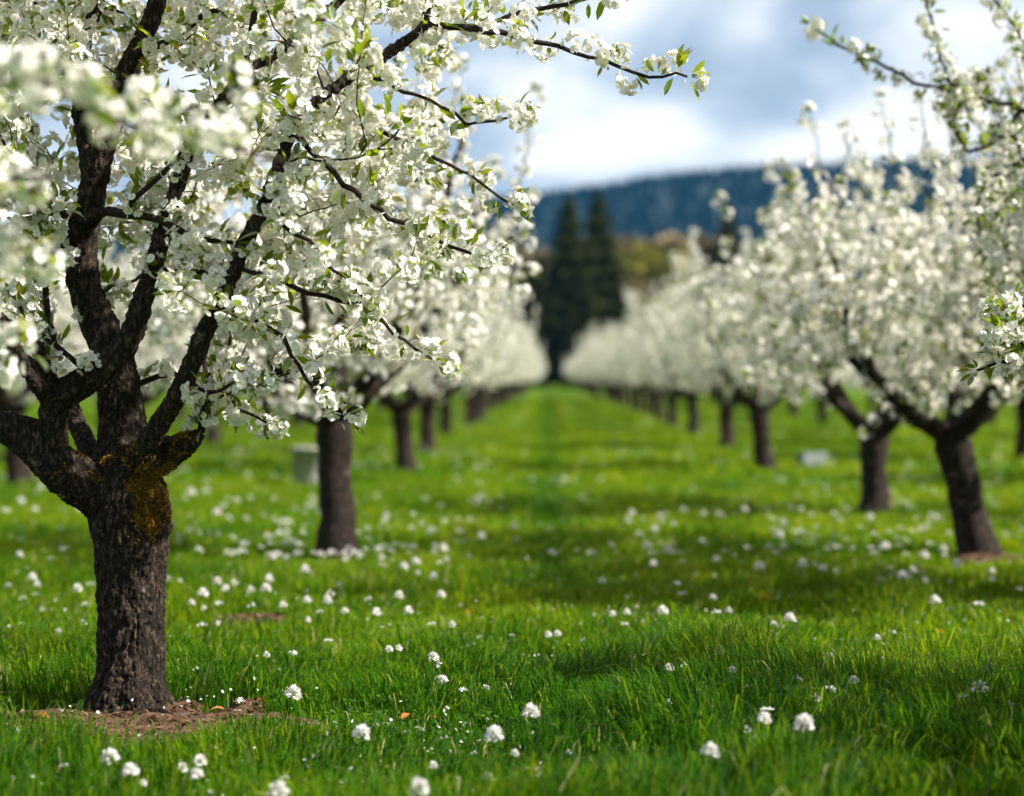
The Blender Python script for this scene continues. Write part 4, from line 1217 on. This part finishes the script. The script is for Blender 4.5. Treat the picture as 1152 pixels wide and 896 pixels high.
def build_containers():
    M_P = plain_mat('pale_plastic', (0.27, 0.27, 0.22), .45, 6, .12, .1)
    p = ground_at(346, 548)
    b = link('bucket', None, None, (p.x, p.y, 0)); tag(b, 'pale grey bucket standing in the grass behind the second left trunk', 'bucket')
    lathe('body', [(0.001, .01), (.115, .01), (.118, 0), (.125, .02), (.145, .34), (.152, .34), (.152, .365), (.142, .365), (.120, .03), (.001, .025)], 32, M_P, b)
    a = np.linspace(0, math.pi, 15)
    V, F = tube(np.column_stack([.15 * np.cos(a), np.full(15, .0), .35 - .11 * np.sin(a) * .9]) + np.array([0, -.02, 0]), np.full(15, .004), 6)
    link('handle', npmesh('handle', V, F, plain_mat('grey_wire', (.3, .3, .3), .4)), b)
    p = ground_at(914, 526)
    c = link('crate', None, None, (p.x, p.y, 0)); c.rotation_euler = (0, 0, .25)
    tag(c, 'small pale crate in the grass left of the thick upright trunk', 'crate')
    M_W = plain_mat('white_crate', (0.30, 0.33, 0.33), .5, 8, .1, .1); M_T = plain_mat('teal_crate', (0.03, 0.10, 0.11), .5, 8, .15, .1)
    def boxes(name, bs, mat, parent):
        parts = []
        for x0, x1, y0, y1, z0, z1 in bs:
            V = np.array([[x, y, z] for z in (z0, z1) for y in (y0, y1) for x in (x0, x1)], float)
            F = [np.array([[0, 2, 3, 1], [4, 5, 7, 6], [0, 1, 5, 4], [2, 6, 7, 3], [0, 4, 6, 2], [1, 3, 7, 5]])]
            parts.append((V, F, np.zeros(8)))
        V, F, A, _ = merge(parts)
        return link(name, npmesh(name, V, F, mat, False), parent)
    boxes('slat_side', [(-.14, .14, -.10, -.088, z, z + .04) for z in (.02, .07, .12)] + [(-.14, .14, .088, .10, z, z + .04) for z in (.02, .07, .12)] + [(.128, .14, -.087, .087, z, z + .04) for z in (.02, .07, .12)], M_W, c)
    boxes('end_panel', [(-.155, -.141, -.10, .10, .02, .17)], M_T, c)
    boxes('bottom', [(-.138, .126, -.086, .086, .012, .02)], M_W, c)
build_containers()

# ------------------------------------------------------------------ conifers, budding wood, hill
def conifer_meshes(seed, h, r):
    rg = np.random.default_rng(seed)
    n = 2600
    z = h * (0.05 + 0.95 * rg.random(n) ** 1.25)
    k = (1 - z / h)
    lay = 0.72 + 0.28 * np.sin(z * 4.2 + rg.normal(0, .5, n))
    rad = r * k ** 0.94 * lay * rg.uniform(.35, 1.15, n)
    a = rg.uniform(0, 6.28, n)
    d = np.column_stack([np.cos(a), np.sin(a), rg.normal(-.35, .15, n)])
    P = np.column_stack([rad * np.cos(a), rad * np.sin(a), z])
    T = np.array([[-.5, 0, .0], [0, -.28, -.08], [.6, 0, -.06], [0, .28, -.08], [.05, 0, .12]])
    tf = [np.array([[0, 1, 4], [1, 2, 4], [2, 3, 4], [3, 0, 4]])]
    d /= np.linalg.norm(d, axis=1, keepdims=True)
    up = np.tile([0, 0, 1.], (n, 1)); Y = np.cross(up, d); Y /= np.linalg.norm(Y, axis=1, keepdims=True); Z = np.cross(d, Y)
    V, F, A = stamp(T, tf, P, np.stack([d, Y, Z], 2), r * rg.uniform(.26, .48, n) * (0.40 + 0.65 * k), rg.random(n))
    crown = npmesh('crown', V, F, M_NEEDLE, False, {'rnd': A})
    Vt, Ft = tube([(0, 0, -.3), (0, 0, h * .3), (0, 0, h * .97)], [r * .13, r * .09, .03], 8)
    return npmesh('trunk', Vt, Ft, M_BARK2), crown

def round_tree_meshes(seed, h, r, mat):
    rg = np.random.default_rng(seed)
    n = 2200
    v = rg.normal(0, 1, (n, 3)); v /= np.linalg.norm(v, axis=1, keepdims=True)
    lump = 1 + .22 * np.array([noise.noise(Vector(q * 2.2) + Vector((seed, 0, 0))) for q in v])
    P = v * np.array([r, r, h * .38]) * (rg.random(n) ** .3 * lump)[:, None] + np.array([0, 0, h * .6])
    T = np.array([[-.5, -.1, 0], [.1, -.4, .1], [.6, 0, 0], [0, .4, .1]])
    V, F, A = stamp(T, [np.array([[0, 1, 2, 3]])], P, frames(rg.normal(0, 1, (n, 3))), r * rg.uniform(.14, .3, n), rg.random(n))
    crown = npmesh('crown', V, F, mat, False, {'rnd': A})
    parts = []
    Vt, Ft = tube([(0, 0, -.3), (0, 0, h * .4), (.05 * r, 0, h * .85)], [.3, .2, .05], 8); parts.append((Vt, Ft, np.zeros(len(Vt))))
    for a in (0.3, 1.9, 3.3, 4.9):
        Vt, Ft = tube([(0, 0, h * .3), (.35 * r * math.cos(a), .35 * r * math.sin(a), h * .5), (.6 * r * math.cos(a), .6 * r * math.sin(a), h * .75)], [.14, .1, .03], 6); parts.append((Vt, Ft, np.zeros(len(Vt))))
    V, F, _, _ = merge(parts)
    return npmesh('trunk', V, F, M_BARK2), crown

def far_tree(name, meshes, x, y, sc, rot, label, cat, group, z=0.0):
    root = link(name, None, None, (x, y, z)); root.rotation_euler = (0, 0, rot); root.scale = (sc, sc, sc)
    tag(root, label, cat, group)
    link('trunk', meshes[0], root); link('crown', meshes[1], root)

def build_backdrop():
    rr = random.Random(9)
    CON = [conifer_meshes(1, 18, 6.0), conifer_meshes(2, 18, 5.0)]
    for px, ytop, Y, v, lab in ((640, 222, 168, 0, 'tall dark conifer at the end of the aisle, left of the close pair'), (673, 218, 170, 0, 'tall dark conifer at the end of the aisle, right of the close pair'),
                                (607, 286, 166, 1, 'shorter dark conifer against the tall pair, partly behind white blossom'), (697, 318, 165, 1, 'short dark conifer beside the tall pair, in front of the brown wood'),
                                (575, 262, 172, 0, 'dark conifer hidden behind the left row blossom'), (657, 300, 162, 1, 'short dark conifer in front of the tall pair'),
                                (540, 290, 170, 1, 'lower dark conifer hidden behind the left row blossom'),
                                (818, 232, 200, 1, 'slim dark conifer rising behind the right row blossom'), (800, 275, 198, 1, 'small dark conifer beside the slim one behind the right row')):
        h = (425 - ytop) / F_PX * Y + 1
        far_tree('conifer', CON[v], gx(px, Y), Y, h / 18, rr.uniform(0, 6.28), lab, 'conifer', 'conifers beyond the orchard')
    BR = [round_tree_meshes(3, 10, 4.6, M_BROWN), round_tree_meshes(4, 10, 4.4, M_OLIVE)]
    for i in range(34):
        px = rr.uniform(690, 880) if i < 24 else rr.uniform(380, 1250)
        Y = rr.uniform(215, 300)
        back = Y > 252
        top = rr.uniform(262, 300) if back else rr.uniform(305, 350)
        h = (425 - top) / F_PX * Y + 1
        v = 1 if (back and px > 725 and i % 2) else 0
        far_tree('deciduous_tree', BR[v], gx(px, Y), Y, h / 10, rr.uniform(0, 6.28),
                 'round yellow green budding tree at the wood edge before the hill' if v else 'round brown budding tree at the wood edge before the hill', 'tree', 'budding wood beyond the orchard')
    # the long wooded hill
    prof_x = np.array([-3000, 200, 400, 560, 620, 680, 740, 800, 880, 960, 1010, 1060, 1110, 1160, 1400, 5000])
    prof_y = np.array([300, 262, 236, 219, 213, 205, 194, 187, 183, 181, 178, 174, 177, 184, 230, 300])
    Yr = 1500.0
    px = np.linspace(-3000, 5000, 400)
    hx = (px - 617) / F_PX * Yr
    hz = np.interp(px, prof_x, prof_y)
    ker = np.hanning(9); ker /= ker.sum()
    hz = np.convolve(np.pad(hz, 4, mode='edge'), ker, 'valid')
    hz = (425 - hz) / F_PX * Yr + 1 - 7
    rows = np.linspace(0, 1, 26)
    Vv = []
    for t_ in rows:
        y = 700 + (Yr - 700) * t_
        prof = t_ ** 1.15
        Vv.append(np.column_stack([hx * (y / Yr) ** .3, np.full(400, y), hz * prof - 0.5 + 9 * (vnoise(hx, np.full(400, y), 90, 70) - .5) * math.sin(math.pi * t_)]))
    for t_ in (0.25, .6, 1.0):
        Vv.append(np.column_stack([hx, np.full(400, Yr + 700 * t_), hz * (1 - t_) - .5]))
    nr = len(Vv)
    HV = np.concatenate(Vv)
    i = np.arange(nr * 400).reshape(nr, 400)
    F = np.stack([i[:-1, :-1], i[:-1, 1:], i[1:, 1:], i[1:, :-1]], -1).reshape(-1, 4)
    hm = plain_mat('hill_forest_floor', (0.005, 0.019, 0.028), .95, .05, .3, 0)
    tag(link('hill', npmesh('hill', HV, [F], hm)), 'long wooded hill behind the orchard', 'hill', kind='structure')
    # its forest: far off, one mass
    n = 40000
    fi = RNG.uniform(0, 24.99, n); fj = RNG.uniform(120, 330, n)
    fi[:3000] = RNG.uniform(24.2, 25, 3000)
    G3 = HV.reshape(nr, 400, 3)
    a, b = fi.astype(int), fj.astype(int)
    ta, tb = (fi - a)[:, None], (fj - b)[:, None]
    P = (G3[a, b] * (1 - tb) + G3[a, b + 1] * tb) * (1 - ta) + (G3[a + 1, b] * (1 - tb) + G3[a + 1, b + 1] * tb) * ta
    ang = np.linspace(0, 2 * math.pi, 6, endpoint=False)
    T = np.concatenate([np.column_stack([.24 * np.cos(ang), .24 * np.sin(ang), np.full(6, -.05)]), np.column_stack([.15 * np.cos(ang + .5), .15 * np.sin(ang + .5), np.full(6, .5)]), [[0, 0, 1]]])
    tf = [np.array([(q, (q + 1) % 6, 6 + (q + 1) % 6, 6 + q) for q in range(6)]), np.array([(6 + q, 6 + (q + 1) % 6, 12) for q in range(6)])]
    M = frames(np.tile([0, 0, 1.], (n, 1)) + RNG.normal(0, .03, (n, 3)), RNG.uniform(0, 6.3, n))
    V, F, A = stamp(T, tf, P, M, RNG.uniform(6, 10, n), RNG.random(n))
    tag(link('hill_forest', npmesh('hill_forest', V, F, M_FOREST, False, {'rnd': A})), 'dark conifer forest covering the far hill', 'forest', kind='stuff')
build_backdrop()

# ------------------------------------------------------------------ the air between here and the hill
def build_haze():
    m, N, L = new_mat('haze_air')
    out = N('ShaderNodeOutputMaterial')
    v = N('ShaderNodeVolumePrincipled')
    v.inputs['Color'].default_value = (0.15, 0.53, 1.0, 1)
    v.inputs['Density'].default_value = HAZE
    v.inputs['Anisotropy'].default_value = 0.0
    L(v.outputs['Volume'], out.inputs['Volume'])
    x0, x1, y0, y1, z0, z1 = -7600, 7600, -7600, 7600, -2.0, 330.0
    V = np.array([[x, y, z] for z in (z0, z1) for y in (y0, y1) for x in (x0, x1)], float)
    F = np.array([[0, 2, 3, 1], [4, 5, 7, 6], [0, 1, 5, 4], [2, 6, 7, 3], [0, 4, 6, 2], [1, 3, 7, 5]])
    tag(link('haze', npmesh('haze', V, [F], m, False)), 'faint blue haze in the air over the far hill', 'haze', kind='stuff')
HAZE = 0.00006
build_haze()
